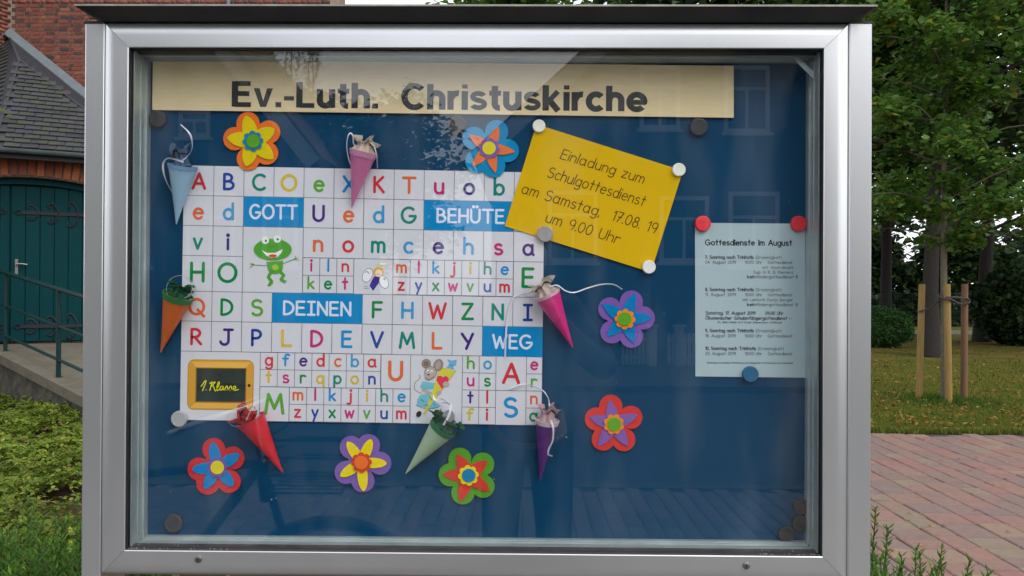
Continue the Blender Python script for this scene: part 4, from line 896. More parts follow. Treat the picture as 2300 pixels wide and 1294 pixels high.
def small_block(u0, pitch, v0, ph, lines, cols_):
    for j, (s, cl) in enumerate(zip(lines, cols_)):
        for i, ch in enumerate(s): put(ch, cl[i], u0+(i+.5)*pitch, v0+j*ph+ph*.735, 24.5, .182)
    for j in range(len(lines)+1): hline(u0, u0+pitch*len(lines[0]), v0+j*ph)
    for i in range(len(lines[0])+1): vline(u0+i*pitch, v0, v0+ph*len(lines))
small_block(4*cwd, 38.1, 202, 39.6, ('iln', 'ket'), ('mcr', 'gem'))
small_block(7*cwd, 38.5, 202, 39.6, ('mlkjihe', 'zyxwvum'), ('omcrytc', 'rbemgbr'))
small_block(177.5, 38.5, 416.5, 38.6, ('gfedcba', 'tsrqpon'), ('rcproor'.replace('oor', 'olr'), 'ymeytyb'))
small_block(243.5, 38.6, 493.7, 38.6, ('mlkjihe', 'zyxwvum'), ('omcrytc', 'rbemgbr'))
small_block(629.5, 37.5, 416.5, 38.6, ('ho', 'us', 'tl', 'fi'), ('gl', 'me', 'pr', 'yr'))
small_block(772.5, 35.5, 416.5, 38.6, ('e', 'r', 'n', 'a'), ('m', 'g', 'o', 'e'))
put('U', 'o', 480.5, 416.5+57, 40, .185); put('M', 'g', 210.5, 493.7+59, 42, .17); put('A', 'r', 738.5, 416.5+59, 42, .17); put('S', 'c', 738.5, 493.7+58, 40, .18)
# grid
def has(r_, c_): return True
for c_ in range(1, 12):
    vline(c_*cwd, 0, 67) if c_ not in () else None
    if c_ not in (3, 9, 10): vline(c_*cwd, 67, 134.5)
    if c_ != 3: vline(c_*cwd, 134.5, 202)
    if c_ not in (4, 5): vline(c_*cwd, 282, 349)
    if c_ != 11: vline(c_*cwd, 349, 416.5)
for u_ in (1, 2, 4, 11): vline(u_*cwd, 202, 282)
vline(4*cwd+114.3, 202, 282)
for v_, segs in ((67, ((0, 12),)), (134.5, ((0, 12),)), (202, ((0, 2), (4, 12))), (282, ((0, 12),)), (349, ((0, 12),)), (416.5, ((0, 12),))):
    for a, b in segs: hline(a*cwd, b*cwd, v_)
for u_ in (447.5, 513.5): vline(u_, 416.5, 493.7 if u_ == 447.5 else 571)
vline(243.5, 493.7, 571); vline(177.5, 493.7, 571); hline(177.5, 243.5, 493.7); hline(447.5, 513.5, 493.7); hline(704.5, 772.5, 493.7)
gl_.make('grid_lines', mat('grey_print_line', (.12, .12, .14), .7), poster)
def word(s, c0_, c1_, r_, w_, size=29):
    v0, v1 = rows[r_], rows[r_+1]; u0, u1 = c0_*cwd, c1_*cwd
    b_ = MB(); b_.add([pmap(u0, v0, .0002), pmap(u0, v1, .0002), pmap(u1, v1, .0002), pmap(u1, v0, .0002)], [(0, 1, 2, 3)]); bo = b_.make('word_box', CELLBLUE, poster)
    t_ = MB(); uc = (u0+u1)/2+(4 if s == 'BEHÜTE' else 0); text(t_, s, pmap, uc-w_/2, uc+w_/2, v0+(v1-v0)*.72, size, 5.2, .0004); t_.make('lettering', PAL['w'], bo)
word('GOTT', 2, 4, 1, 104, 30); word('BEHÜTE', 8, 11, 1, 148); word('DEINEN', 3, 6, 4, 148); word('WEG', 10, 12, 5, 86)
# pictures printed on the poster: flat shapes of colour
def picture(name, mp, shapes, par, h0=.0003):
    ms_ = []; b_ = MB()
    for li, (cl, pts) in enumerate(shapes):
        m_ = ink(*cl); 
        if m_ not in ms_: ms_.append(m_)
        V = [mp(a, b, h0+li*.00004) for a, b in pts] if not isinstance(pts, tuple) else None
        if V is not None: b_.add(V, [tuple(range(len(V)))], ms_.index(m_))
        else: V2, F2 = ribbon2d(pts[0], pts[1]/2, False); b_.add([mp(a, b, h0+li*.00004) for a, b in V2], F2, ms_.index(m_))
    return b_.make(name, ms_, par)
def el(cx_, cy_, rx, ry, rot=0, n=26):
    c, s_ = math.cos(R(rot)), math.sin(R(rot)); return [(cx_+rx*math.cos(a)*c-ry*math.sin(a)*s_, cy_+rx*math.cos(a)*s_+ry*math.sin(a)*c) for a in np.linspace(0, 2*math.pi, n+1)[:-1]]
def zp(px, py): return px, py                # picture coordinates are board pixels
bm_ = lambda a, b, h=0.0: bpx(a, b, HP+h)
def zz(x_, y_): return (400+x_/2.9405, 360+y_/2.9405)
G1, G2 = (74, 155, 42), (52, 125, 34)
def ZL(pts): return [zz(*p) for p in pts]
def ZE(x_, y_, rx, ry, rot=0): return el(*zz(x_, y_), rx/2.94, ry/2.94, rot)
frog = [(G2, (ZL([(585, 697), (540, 694), (500, 692)]), 1.6)), (G2, (ZL([(500, 692), (472, 684)]), 1.4)), (G2, (ZL([(500, 693), (474, 708)]), 1.4)), (G2, (ZL([(505, 692), (486, 680)]), 1.3)),
        (G1, (ZL([(693, 684), (730, 668), (765, 655)]), 2.0)), (G1, (ZL([(765, 655), (778, 632)]), 1.5)), (G1, (ZL([(765, 655), (797, 660)]), 1.5)), (G1, (ZL([(760, 658), (790, 645)]), 1.5)),
        (G1, (ZL([(610, 745), (596, 772), (618, 800), (605, 822)]), 7)), (G1, (ZL([(680, 742), (698, 760), (680, 788), (700, 800)]), 7)), (G1, (ZL([(605, 822), (590, 828)]), 2)), (G1, (ZL([(612, 815), (628, 812)]), 2)), (G1, (ZL([(700, 800), (716, 798)]), 2)), (G1, (ZL([(696, 798), (706, 812)]), 2)),
        (G1, ZL([(583, 672), (694, 664), (692, 715), (680, 745), (640, 752), (606, 748), (592, 720)])), ((150, 185, 40), ZE(642, 708, 22, 20)),
        (G1, ZE(625, 590, 126, 72)), (G1, ZE(577, 545, 34, 36)), (G1, ZE(655, 540, 34, 36)), ((225, 230, 225), ZE(576, 528, 25, 25)), ((225, 230, 225), ZE(655, 520, 25, 25)), ((60, 60, 60), ZE(580, 533, 7, 8)), ((60, 60, 60), ZE(658, 523, 7, 8)),
        ((232, 230, 230), ZL([(553, 595), (590, 612), (640, 612), (692, 587), (680, 615), (655, 640), (615, 645), (580, 628)])), ((214, 70, 50), ZE(626, 632, 27, 11)), (G2, ZE(606, 571, 5, 4)), (G2, ZE(630, 570, 5, 4))]
picture('frog_picture', bm_, frog, poster)
def za(x_, y_): return (800+x_/2.941, 360+y_/2.941)
def AL(p): return [za(*q) for q in p]
def AE(x_, y_, rx, ry, rot=0): return el(*za(x_, y_), rx/2.94, ry/2.94, rot)
W_ = (232, 230, 236); LN = (95, 90, 110)
angel = [(LN, AE(75, 760, 33, 50, 25)), (W_, AE(75, 760, 30, 46, 25)), (LN, AE(182, 805, 30, 46, -25)), (W_, AE(182, 805, 27, 42, -25)), (LN, (AL([(60, 740), (72, 735), (85, 748)]), 1.5)), (LN, (AL([(180, 785), (190, 780), (188, 792)]), 1.5)),
         ((60, 48, 135), AL([(118, 768), (158, 765), (150, 810), (112, 862), (88, 830), (100, 800)])), ((222, 168, 60), AE(148, 738, 34, 34)), ((240, 215, 195), AE(148, 745, 22, 24)), ((214, 206, 120), AE(172, 684, 28, 13)), (W_, AE(172, 684, 22, 8)),
         (LN, (AL([(50, 845), (85, 850)]), 1)), (LN, (AL([(52, 832), (80, 838)]), 1)), (LN, (AL([(138, 750), (148, 756), (158, 750)]), .8))]
picture('angel_picture', bm_, angel, poster)
def zm(x_, y_): return (810+x_/3.5955, 780+y_/3.5955)
def ML(p): return [zm(*q) for q in p]
def ME(x_, y_, rx, ry, rot=0): return el(*zm(x_, y_), rx/3.6, ry/3.6, rot)
BR, BR2, TQ, YL, DK = (150, 132, 118), (176, 160, 150), (110, 180, 195), (205, 195, 60), (40, 34, 34)
mouse = [((140, 125, 120), (smooth_path(ML([(490, 372), (440, 345), (438, 290), (480, 250), (472, 222)]), 5), 1.6)),
         (YL, ML([(640, 160), (770, 190), (515, 545), (505, 535), (590, 330)])), ((150, 140, 50), (ML([(770, 190), (515, 545)]), .8)), ((110, 170, 205), ML([(690, 165), (720, 140), (700, 98), (740, 108), (778, 100), (770, 150), (745, 150), (758, 182)])), ((60, 100, 160), (ML([(712, 140), (750, 150)]), 1.6)),
         (TQ, ML([(480, 385), (560, 370), (610, 420), (640, 480), (600, 500), (540, 495), (450, 468), (460, 420)])), (DK, (ML([(450, 468), (500, 492), (560, 498), (640, 480)]), .9)), (TQ, ML([(500, 275), (600, 290), (595, 340), (500, 340), (480, 320)])), (BR2, (ML([(505, 345), (560, 372), (640, 365)]), 7)), (YL, ML([(606, 260), (660, 300), (640, 350), (520, 540), (508, 540), (585, 340)])),
         ((214, 40, 80), ML([(655, 335), (612, 270), (618, 238), (645, 228), (662, 242), (690, 232), (712, 252), (705, 290)])), (BR2, ME(690, 300, 26, 24)), (BR2, ME(628, 370, 20, 18)),
         (DK, ME(530, 132, 37, 37)), (BR, ME(530, 132, 34, 34)), ((120, 100, 95), ME(530, 132, 22, 22)), (DK, ME(627, 145, 38, 50, 20)), (BR, ME(627, 145, 35, 47, 20)), ((170, 150, 145), ME(627, 145, 20, 32, 20)), (DK, ME(565, 205, 50, 52)), (BR2, ME(565, 205, 47, 49)), (BR2, ME(552, 242, 34, 26)),
         ((235, 232, 235), ME(545, 195, 11, 15)), ((235, 232, 235), ME(575, 200, 11, 15)), (DK, ME(546, 199, 5, 8)), (DK, ME(576, 204, 5, 8)), (DK, ME(548, 222, 9, 6)), (DK, (smooth_path(ML([(522, 245), (552, 262), (590, 240)]), 4), 1.0)), (DK, ME(470, 540, 20, 26, 30)), (DK, ME(612, 525, 22, 20, -30)),
         ((60, 110, 140), (ML([(490, 420), (510, 440)]), 1.5)), ((60, 110, 140), (ML([(560, 400), (575, 425)]), 1.5)), ((60, 110, 140), (ML([(590, 450), (600, 470)]), 1.5)), ((60, 110, 140), (ML([(520, 465), (545, 470)]), 1.5))]
picture('mouse_picture', bm_, mouse, poster)
def rrect(x0, y0, x1, y1, r_, n=6):
    o = []
    for cx_, cy_, a0 in ((x1-r_, y1-r_, 0), (x0+r_, y1-r_, 90), (x0+r_, y0+r_, 180), (x1-r_, y0+r_, 270)):
        o += [(cx_+r_*math.cos(R(a0+90*i/n)), cy_+r_*math.sin(R(a0+90*i/n))) for i in range(n+1)]
    return o
def sk(P): return [(a+(b-865)*-.019, b+(a-495)*.012) for a, b in P]
WD1 = (205, 150, 50)
slate_pic = [((190, 130, 40), sk(rrect(421, 808, 569.5, 921, 15))), (WD1, sk(rrect(423, 810, 567.5, 919, 13))), ((222, 172, 78), sk([(428, 813), (562, 813), (550, 826), (441, 826)])), ((222, 172, 70), sk([(428, 917), (562, 917), (551, 904), (441, 904)])), ((150, 95, 30), sk([(439, 826), (553, 826), (553, 905), (439, 905)])), ((34, 48, 44), sk([(441.5, 828), (551, 828), (551, 902), (441.5, 902)])), ((40, 25, 15), el(559.5, 866, 3, 3.6))]
sp = picture('slate_picture', bm_, slate_pic, poster)
# 1. Klasse in joined handwriting
def zk(x_, y_): return (390+x_/3.6977, 780+y_/3.6977)
hand = [[(228, 325), (262, 280), (268, 290), (240, 362)], [(268, 352), (270, 354)], [(300, 300), (318, 292), (300, 358)], [(312, 300), (345, 290), (318, 322), (330, 322), (345, 362), (358, 352)], [(358, 352), (380, 300), (372, 290), (360, 330), (366, 360), (380, 350)],
        [(410, 325), (390, 328), (386, 352), (400, 355), (412, 325), (412, 352), (424, 350)], [(424, 350), (442, 322), (450, 350), (430, 358), (455, 350)], [(455, 350), (475, 322), (482, 350), (462, 358), (488, 350)], [(488, 348), (508, 345), (516, 328), (500, 326), (496, 350), (512, 358), (538, 350)]]
hm = MB()
for i, h_ in enumerate(hand):
    pts = [zk(*p) for p in h_]; pts = smooth_path([np.array(p) for p in pts], 5) if len(pts) > 2 else pts; V2, F2 = ribbon2d(pts, .95); hm.add([bm_(a, b, .0008+i*.00003) for a, b in V2], F2)
hm.make('lettering', ink(232, 222, 20), sp)

# ------------------------------------------------------------------ yellow invitation
YC = [(1205, 279), (1534, 383.5), (1462, 611.5), (1133.5, 508)]
inv = thing('invitation_sheet', bpx(1298, 560), 'tilted bright yellow invitation sheet for the school service on 17.08.19', 'notice')
slab(MB(), YC, .0040, .0044).make('paper', YPAPER, inv)
ang = math.atan2(56.5, 187); exy = (math.cos(ang), math.sin(ang)); eyy = (-math.sin(ang), math.cos(ang)); BROWN = ink(84, 56, 14)
for s, a, b, sz in (('Einladung zum', (1258, 356), (1443, 412), 22), ('Schulgottesdienst', (1228, 397), (1445, 463), 23), ('am Samstag,  17.08. 19', (1170, 433), (1471, 524), 23), ('um 9.00 Uhr', (1224, 498), (1388, 548), 23)):
    L_ = math.hypot(b[0]-a[0], b[1]-a[1]); th_ = math.atan2(b[1]-a[1], b[0]-a[0]); mp = affine(a, (math.cos(th_), math.sin(th_)), (-math.sin(th_), math.cos(th_)), .0045)
    t_ = MB(); text(t_, s, mp, 0, L_, 0, sz, 2.3, 0, gap=.22, serif=False, slant=.12); t_.make('lettering', BROWN, inv)

# ------------------------------------------------------------------ pale service list
NC = [(1561, 500.5), (1808.5, 502.5), (1808.5, 848.5), (1562, 845.5)]
nl_ = thing('service_list', bpx(1684, 846), 'pale green sheet headed Gottesdienste im August pinned by round magnets', 'notice')
slab(MB(), NC, .0008, .0012).make('paper', NPAPER, nl_)
def nm(x_, y_, h=0.0): return bpx(1540+x_/3.08, 460+y_/3.08+(x_-440)*.0015, .0013+h)
BK = ink(16, 20, 24); GY = ink(48, 56, 62)
def line(s, x0_, x1_, y_, size, th, m_, sl=0.0): t_ = MB(); text(t_, s, nm, x0_, x1_, y_, size, th, 0, gap=.24, serif=False, slant=sl); t_.make('lettering', m_, nl_)
line('Gottesdienste im August', 137, 735, 280, 36, 7.6, BK)
for s, y_ in (('7. Sonntag nach Trinitatis', 374), ('8. Sonntag nach Trinitatis', 598), ('9. Sonntag nach Trinitatis', 882), ('10. Sonntag nach Trinitatis', 1005)):
    e_ = 15 if s[0] == '1' else 0; line(s, 137, 470+e_, y_, 21, 4.4, BK); line('(Dreieinigkeit)', 486+e_, 663+e_, y_, 21, 2.6, GY)
for s, y_ in (('04. August 2019', 408), ('11. August 2019', 632), ('18. August 2019', 917), ('25. August 2019', 1040)):
    line(s, 137, 346, y_, 20, 3.0, GY); line('10:00 Uhr', 412, 528, y_, 20, 3.0, GY); line('Gottesdienst', 570, 738, y_, 20, 3.0, GY)
line('mit Abendmahl', 532, 742, 443, 20, 2.7, GY); line('Sup. in R. B. Klemenz', 470, 744, 476, 20, 2.7, GY)
for y_ in (508, 700): line('kein', 427, 482, y_, 20, 4.2, BK); line('Kindergottesdienst !!!', 492, 773, y_, 20, 3.0, GY)
line('mit Lektorin Dunja Berger', 396, 740, 667, 20, 2.7, GY)
line('Samstag, 17. August 2019', 137, 480, 760, 21, 4.2, BK, .15); line('09.00 Uhr', 552, 674, 760, 21, 4.2, BK, .15); line('Ökumenischer Schulanfängergottesdienst –', 137, 726, 795, 21, 4.2, BK, .15)
line('Pn. Silvia Köhler & P. Frank Zimmermann, StMichael', 222, 663, 820, 12, 2.4, BK, .15); line('Samstags im Anschluss Orientierung und Gelegenheit im Kirchenraum zum Abendmahl', 146, 742, 1099, 10, 2.0, BK)

# ------------------------------------------------------------------ foam flowers
def ray_circle(th, cx_, cy_, r_):
    b = cx_*math.cos(th)+cy_*math.sin(th); d = b*b-(cx_*cx_+cy_*cy_-r_*r_); return b+math.sqrt(d) if d > 0 and b > 0 else 0
def lobes(c, dirs, R_, rl, dl, ang_n=120, base=.45):
    o = []
    for i in range(ang_n):
        th = 2*math.pi*i/ang_n; r_ = max([R_*base]+[ray_circle(th, dl*math.cos(a), dl*math.sin(a), rl) for a in dirs]); o.append((c[0]+r_*math.cos(th), c[1]+r_*math.sin(th)))
    return o
def starp(c, tips, wid, base, rnd=0.0):
    o = []
    for i in range(150):
        th = 2*math.pi*i/150; best = base
        for (tx, ty) in tips:
            a = math.hypot(tx-c[0], ty-c[1])/2; ta = math.atan2(ty-c[1], tx-c[0]); ph = (th-ta+math.pi) % (2*math.pi)-math.pi
            if abs(ph) < math.pi/2:
                r_ = 2*a*wid*wid*math.cos(ph)/(wid*wid*math.cos(ph)**2+a*a*math.sin(ph)**2); w0, b0 = wid*1.15, 15; r2 = 2*a*w0/((2*a-b0)*abs(math.sin(ph))+w0*math.cos(ph))
                best = max(best, r_*(1-rnd)+r2*rnd) if abs(ph) < .75 else best
        o.append((c[0]+best*math.cos(th), c[1]+best*math.sin(th)))
    return o
FL = [((568, 317), [(552, 259), (617, 289), (614, 357), (553, 374), (510, 309)], (226, 112, 42), (218, 194, 20), (24, 126, 160), (94, 154, 40), 17, .30, 'orange foam flower with yellow star and green middle under the header board'),
      ((1099, 333), [(1121, 283), (1158, 341), (1113, 389), (1060, 374), (1053, 303)], (18, 134, 184), (226, 118, 66), (122, 92, 164), (220, 202, 24), 12, .30, 'blue foam flower with orange star beside the yellow invitation'),
      ((1404, 717), [(1426, 657), (1466, 713), (1424, 771), (1364, 756), (1352, 682)], (122, 88, 166), (0, 122, 184), (234, 134, 44), (96, 160, 40), 14, .30, 'purple foam flower with blue star and green middle right of the magenta cone'),
      ((1379, 953), [(1369, 897), (1433, 931), (1411, 1003), (1343, 1003), (1323, 936)], (206, 56, 48), (128, 92, 164), (234, 134, 44), (96, 160, 40), 14, .30, 'red foam flower with purple star and green middle at lower right'),
      ((488, 1050), [(477, 993), (538, 1020), (524, 1092), (459, 1098), (431, 1055)], (196, 46, 50), (0, 124, 190), (118, 84, 160), (218, 202, 24), 13, .28, 'red foam flower with blue star and yellow middle at lower left'),
      ((812, 1039), [(780, 992), (834, 986), (869, 1041), (817, 1104), (764, 1070)], (120, 90, 164), (228, 204, 18), (206, 66, 38), (232, 112, 44), 12, .30, 'purple foam flower with yellow star and orange middle below the poster'),
      ((1052, 1068), [(1027, 1020), (1095, 1034), (1101, 1104), (1033, 1128), (994, 1066)], (84, 150, 34), (206, 60, 44), (228, 204, 24), (18, 122, 166), 15, .30, 'green foam flower with red star and blue middle below the poster')]
for c, tips, c1_, c2_, c3_, c4_, wd, bs, lb in FL:
    f = thing('foam_flower', bpx(c[0], c[1]+60, .002), lb, 'flower', 'foam flowers on the blue board')
    dirs = [math.atan2(t_[1]-c[1], t_[0]-c[0]) for t_ in tips]; h = .0030
    h0_ = .0027; slab(MB(), lobes(c, dirs, 66, 26, 41), h0_, h0_+.002).make('outer_petals', foam(*c1_), f)
    slab(MB(), starp(c, tips, wd, 18, .15 if c[0] in (812, 488) else .3 if c[0] == 568 else .6), h0_+.0022, h0_+.004).make('star', foam(*c2_), f)
    rot = random.random()
    slab(MB(), lobes(c, [rot+2*math.pi*i/8 for i in range(8)], 22, 7.0, 16.5, 96, .72), h0_+.0042, h0_+.006).make('scalloped_ring', foam(*c3_), f)
    slab(MB(), circle2(c[0]+random.uniform(-1, 1), c[1]+random.uniform(-1, 1), 15.2 if c[0] != 1099 else 15, 30), h0_+.0062, h0_+.0075).make('middle', foam(*c4_), f)

# ------------------------------------------------------------------ magnets
def magnet(px, py, r_px, colr, label, h0=.0012, th=.008, cat='magnet', grp=None):
    c = bpx(px, py, h0); r_ = r_px*1.515/F_PX; n = 30; V = []; Fc = []
    pr_ = [(r_*.98, 0), (r_, .0006), (r_, th-.0016), (r_*.95, th-.0004), (r_*.88, th), (r_*.80, th), (r_*.77, th-.0005)]
    for a, h in pr_:
        for i in range(n): t_ = 2*math.pi*i/n; V.append((c[0]+a*math.cos(t_), c[1]-h, c[2]+a*math.sin(t_)))
    for j in range(len(pr_)-1):
        for i in range(n): Fc.append((j*n+i, j*n+(i+1) % n, (j+1)*n+(i+1) % n, (j+1)*n+i))
    Fc += [tuple(range(n)), tuple((len(pr_)-1)*n+i for i in range(n))[::-1]]; Fc = [f[::-1] for f in Fc]
    o = obj('magnet', V, Fc, mat('magnet_%d_%d_%d' % colr, rgb(*colr, 1.4), .45, bump=.05, var=.06, vscale=80), smooth=35); tag(o, label, 'magnet', grp or 'round magnets on the board')
DK_ = (34, 34, 37)
magnet(357, 269, 19.5, DK_, 'black round magnet in the upper left corner below the header board')
magnet(1027, 281, 19.5, DK_, 'black round magnet just below the header board above the blue flower')
magnet(1568, 287, 20, DK_, 'black round magnet below the right part of the header board')
magnet(392, 1174, 20.5, (50, 50, 50), 'dark grey round magnet in the lower left corner of the board')
magnet(1764, 1199, 18, (44, 39, 36), 'brownish round magnet at the bottom edge near the lower right corner')
magnet(1797, 1137, 17.5, (46, 38, 35), 'upper brownish magnet at the right edge of the board near the lower right corner')
magnet(1794, 1174, 17.5, (42, 35, 32), 'brownish magnet wedged between the two others in the lower right corner')
magnet(405, 940, 18, (150, 150, 152), 'light grey round magnet on the lower left poster corner', HP+.0008)
magnet(1224, 526, 18, (138, 134, 132), 'grey round magnet between the yellow sheet and the poster', .0046)
magnet(1008, 934, 14, (128, 128, 128), 'small grey magnet half hidden by the tissue of the pale green cone', HP+.0008)
magnet(1210.5, 284, 14.5, (222, 218, 196), 'cream round magnet on the top left corner of the yellow sheet', .0046, .006)
magnet(1524, 382, 15, (224, 220, 198), 'cream round magnet on the right corner of the yellow sheet', .0046, .006)
magnet(1457, 600, 15, (224, 222, 204), 'cream round magnet on the bottom corner of the yellow sheet', .0046, .006)
magnet(1577.5, 503, 17.5, (204, 36, 48), 'red round magnet on the top left corner of the service list')
magnet(1792, 503, 17.5, (196, 32, 44), 'red round magnet on the top right corner of the service list')
magnet(1684, 840, 18, (20, 84, 118), 'blue round magnet at the bottom edge of the service list')

# ------------------------------------------------------------------ school cones
WRIB = mat('white_satin_ribbon', (.72, .72, .76), .3, spec=.6)
CRIB = mat('clear_curling_ribbon', (.55, .6, .62), .25, transl=.5)
def strip(path, wdt, twist=0.0, m_=WRIB, parent=None, name='ribbon', n=7):
    P = smooth_path([bpx(a, b, h) for a, b, h in path], n); V = []; k = len(P)
    for i, p in enumerate(P):
        t_ = P[min(i+1, k-1)]-P[max(0, i-1)]; t_ /= np.linalg.norm(t_); s_ = np.cross(t_, [0, -1, 0]); s_ /= np.linalg.norm(s_)+1e-9
        a = twist*math.sin(i/k*5.0); d = s_*math.cos(a)+np.array([0, -1, 0])*math.sin(a); b = np.cross(t_, d)*.00012; d = d*.78; V += [p+d*wdt/2+b, p-d*wdt/2+b, p-d*wdt/2-b, p+d*wdt/2-b]
    Fc = []
    for i in range(k-1):
        for q in range(4): Fc.append((i*4+q, i*4+(q+1) % 4, i*4+4+(q+1) % 4, i*4+4+q))
    return obj(name, V, Fc, m_, parent, smooth=50)
def crumple(c, ax, r_, ht, m_, parent, seed, flare=1.0):
    """gathered tissue paper: a pleated, crushed sleeve standing out of the cone's mouth"""
    rg = np.random.default_rng(seed); ax = ax/np.linalg.norm(ax); a = np.cross(ax, [0, -1, 0]); a /= np.linalg.norm(a); b = np.cross(ax, a); n, mrows = 44, 9; V = []; Fc = []
    ph = rg.uniform(0, 6, 4)
    for j in range(mrows):
        f = j/(mrows-1); prf = (1-.55*math.sin(f*math.pi*.55)) if f < .55 else (.50+(f-.55)*flare*1.1)
        for i in range(n):
            t_ = 2*math.pi*i/n; rr = r_*prf*(1+(.16+.20*f)*math.sin(t_*7+ph[0]+f*2)+.10*math.sin(t_*12+ph[1])+rg.normal(0, .05)); h = ht*f*(1+(.20*math.sin(t_*3+ph[2])+.16*math.sin(t_*5+ph[3]))*f)+rg.normal(0, ht*.02)
            V.append(c+a*rr*math.cos(t_)+b*rr*math.sin(t_)*.8+ax*h)
    for j in range(mrows-1):
        for i in range(n): Fc.append((j*n+i, j*n+(i+1) % n, (j+1)*n+(i+1) % n, (j+1)*n+i))
    V.append(c+ax*ht*.45); q = len(V)-1
    for i in range(n): Fc.append(((mrows-3)*n+i, (mrows-3)*n+(i+1) % n, q))
    return obj('tissue', V, Fc, m_, parent, smooth=60)
def cone(mL, mR, tip, colr, rimc, tisc, label, seed, tis_h=.024, rimw=.007, base_h=.003, gloss=.45, tdir=None, tis_r=.85, flare=1.0):
    mL, mR = np.array(mL, float), np.array(mR, float); mc = (mL+mR)/2; r_ = np.linalg.norm(mR-mL)/2*1.50/F_PX; hc = base_h+r_*.80
    C_ = bpx(*mc, hc); T_ = bpx(*tip, base_h+.003); ax = C_-T_; Ln = np.linalg.norm(ax); ax /= Ln; a = bpx(*mR, hc)-C_; a -= ax*(a@ax); a /= np.linalg.norm(a); b = np.cross(ax, a)
    t = thing('school_cone', bpx(*tip, base_h), label, 'paper cone', 'miniature school cones on the board'); n = 36; m_ = mat('card_%d_%d_%d' % colr, rgb(*colr, K), gloss, bump=.06, bscale=120, var=.05, vscale=40)
    V = []; Fc = []; prs = [(Ln, r_, 1), (Ln*.66, r_*.66, 1), (Ln*.33, r_*.335, 1), (0, .0008, 1)]
    def ring(l_, rr, ph=0.0): return [T_+ax*(l_+tilt(i))+(a*math.cos(2*math.pi*i/n+ph)+b*math.sin(2*math.pi*i/n+ph))*rr for i in range(n)]
    def tilt(i): return 0.0
    for l_, rr, _ in prs: V += ring(l_, rr)
    V += ring(Ln, r_-.0006)+ring(Ln*.5, (r_-.0006)*.49)
    for j in range(3):
        for i in range(n): Fc.append((j*n+i, (j+1)*n+i, (j+1)*n+(i+1) % n, j*n+(i+1) % n))
    for i in range(n): Fc.append((i, (i+1) % n, 4*n+(i+1) % n, 4*n+i)); Fc.append((4*n+i, 4*n+(i+1) % n, 5*n+(i+1) % n, 5*n+i))
    Fc.append(tuple(3*n+i for i in range(n))); obj('paper_cone', V, Fc, m_, t, smooth=40)
    sg_ = 1 if b[1] < 0 else -1
    sv = []; 
    for f in (1.0, .02):
        for dth, e_ in ((0, .0003), (.16, .0006), (.17, 0)): th = sg_*(1.05+.5*(seed % 3)-.1+dth); sv.append(T_+ax*Ln*f+(a*math.cos(th)+b*math.sin(th))*(r_*f+e_))
    obj('seam', sv, [(0, 1, 4, 3), (1, 2, 5, 4)], m_, t)
    mr = mat('rim_%d_%d_%d' % rimc, rgb(*rimc, K), .5, bump=.15, bscale=200, var=.08, vscale=60); V = []; Fc = []
    for l_, e_ in ((Ln+.0012, .0011), (Ln-rimw, .0010), (Ln-rimw, .0002), (Ln+.0012, -.0012), (Ln-rimw*.4, -.0012)): V += [T_+ax*l_+(a*math.cos(2*math.pi*i/n)+b*math.sin(2*math.pi*i/n))*(r_*l_/Ln+e_) for i in range(n)]
    for j, k in ((0, 1), (1, 2), (3, 0), (4, 3)):
        for i in range(n): Fc.append((j*n+i, k*n+i, k*n+(i+1) % n, j*n+(i+1) % n))
    obj('rim_band', V, Fc, mr, t, smooth=40)
    mt = mat('tissue_%d_%d_%d' % tisc, rgb(*tisc, K), .85, transl=.35, bump=.5, bscale=300, var=.08, vscale=100); td = ax if tdir is None else bpx(mc[0]+tdir[0], mc[1]+tdir[1], hc)-C_
    crumple(C_-ax*.003, td, r_*tis_r, tis_h, mt, t, seed, flare); return t, C_, hc
H1, H2 = .02, .03
t, *_ = cone((380, 369), (441, 377), (396, 504), (150, 185, 208), (118, 155, 190), (84, 110, 140), 'light blue paper cone at the upper left corner of the poster', 1, .036, tdir=(-6, -40), tis_r=.62, base_h=.004)
strip([(402, 366, .03), (420, 352, .035), (431, 335, .03), (430, 310, .028), (422, 295, .03), (406, 280, .032)], .0042, 1.1, WRIB, t)
strip([(412, 364, .036), (392, 358, .04), (376, 356, .036), (367, 366, .03), (367, 385, .026), (374, 408, .022), (386, 431, .012)], .0045, .9, WRIB, t)
t, *_ = cone((787, 334), (846, 348), (790, 466), (202, 110, 156), (206, 140, 172), (222, 205, 188), 'pink paper cone hanging over the top edge of the poster', 2, .026, rimw=.010, tdir=(12, -40), gloss=.3, base_h=.004)
strip([(791, 378, .012), (783, 355, .022), (779, 330, .03), (781, 308, .034), (787, 299, .034), (793, 306, .034), (794, 322, .03), (803, 333, .034)], .0036, .8, WRIB, t)
strip([(826, 318, .036), (838, 325, .04), (845, 345, .036), (848, 378, .02)], .0030, .9, WRIB, t)
t, *_ = cone((369, 655), (432, 671), (361, 792), (206, 98, 34), (40, 112, 56), (12, 84, 50), 'orange paper cone with green rim at the left edge of the poster', 3, .022, rimw=.011, tdir=(10, -30), tis_r=.75)
strip([(432, 672, .03), (405, 678, .045), (380, 668, .045), (374, 645, .035), (386, 625, .03), (408, 619, .03), (428, 630, .03), (440, 650, .03), (434, 668, .03)], .0011, .3, CRIB, t)
strip([(414, 670, .045), (428, 660, .04), (431, 640, .03), (420, 625, .03)], .0011, .3, CRIB, t)
t, *_ = cone((1201, 673), (1255, 646), (1287, 781), (206, 34, 120), (212, 168, 184), (214, 200, 186), 'magenta paper cone with cream tissue at the right edge of the poster', 4, .026, rimw=.0055, tdir=(-18, -34), gloss=.3)
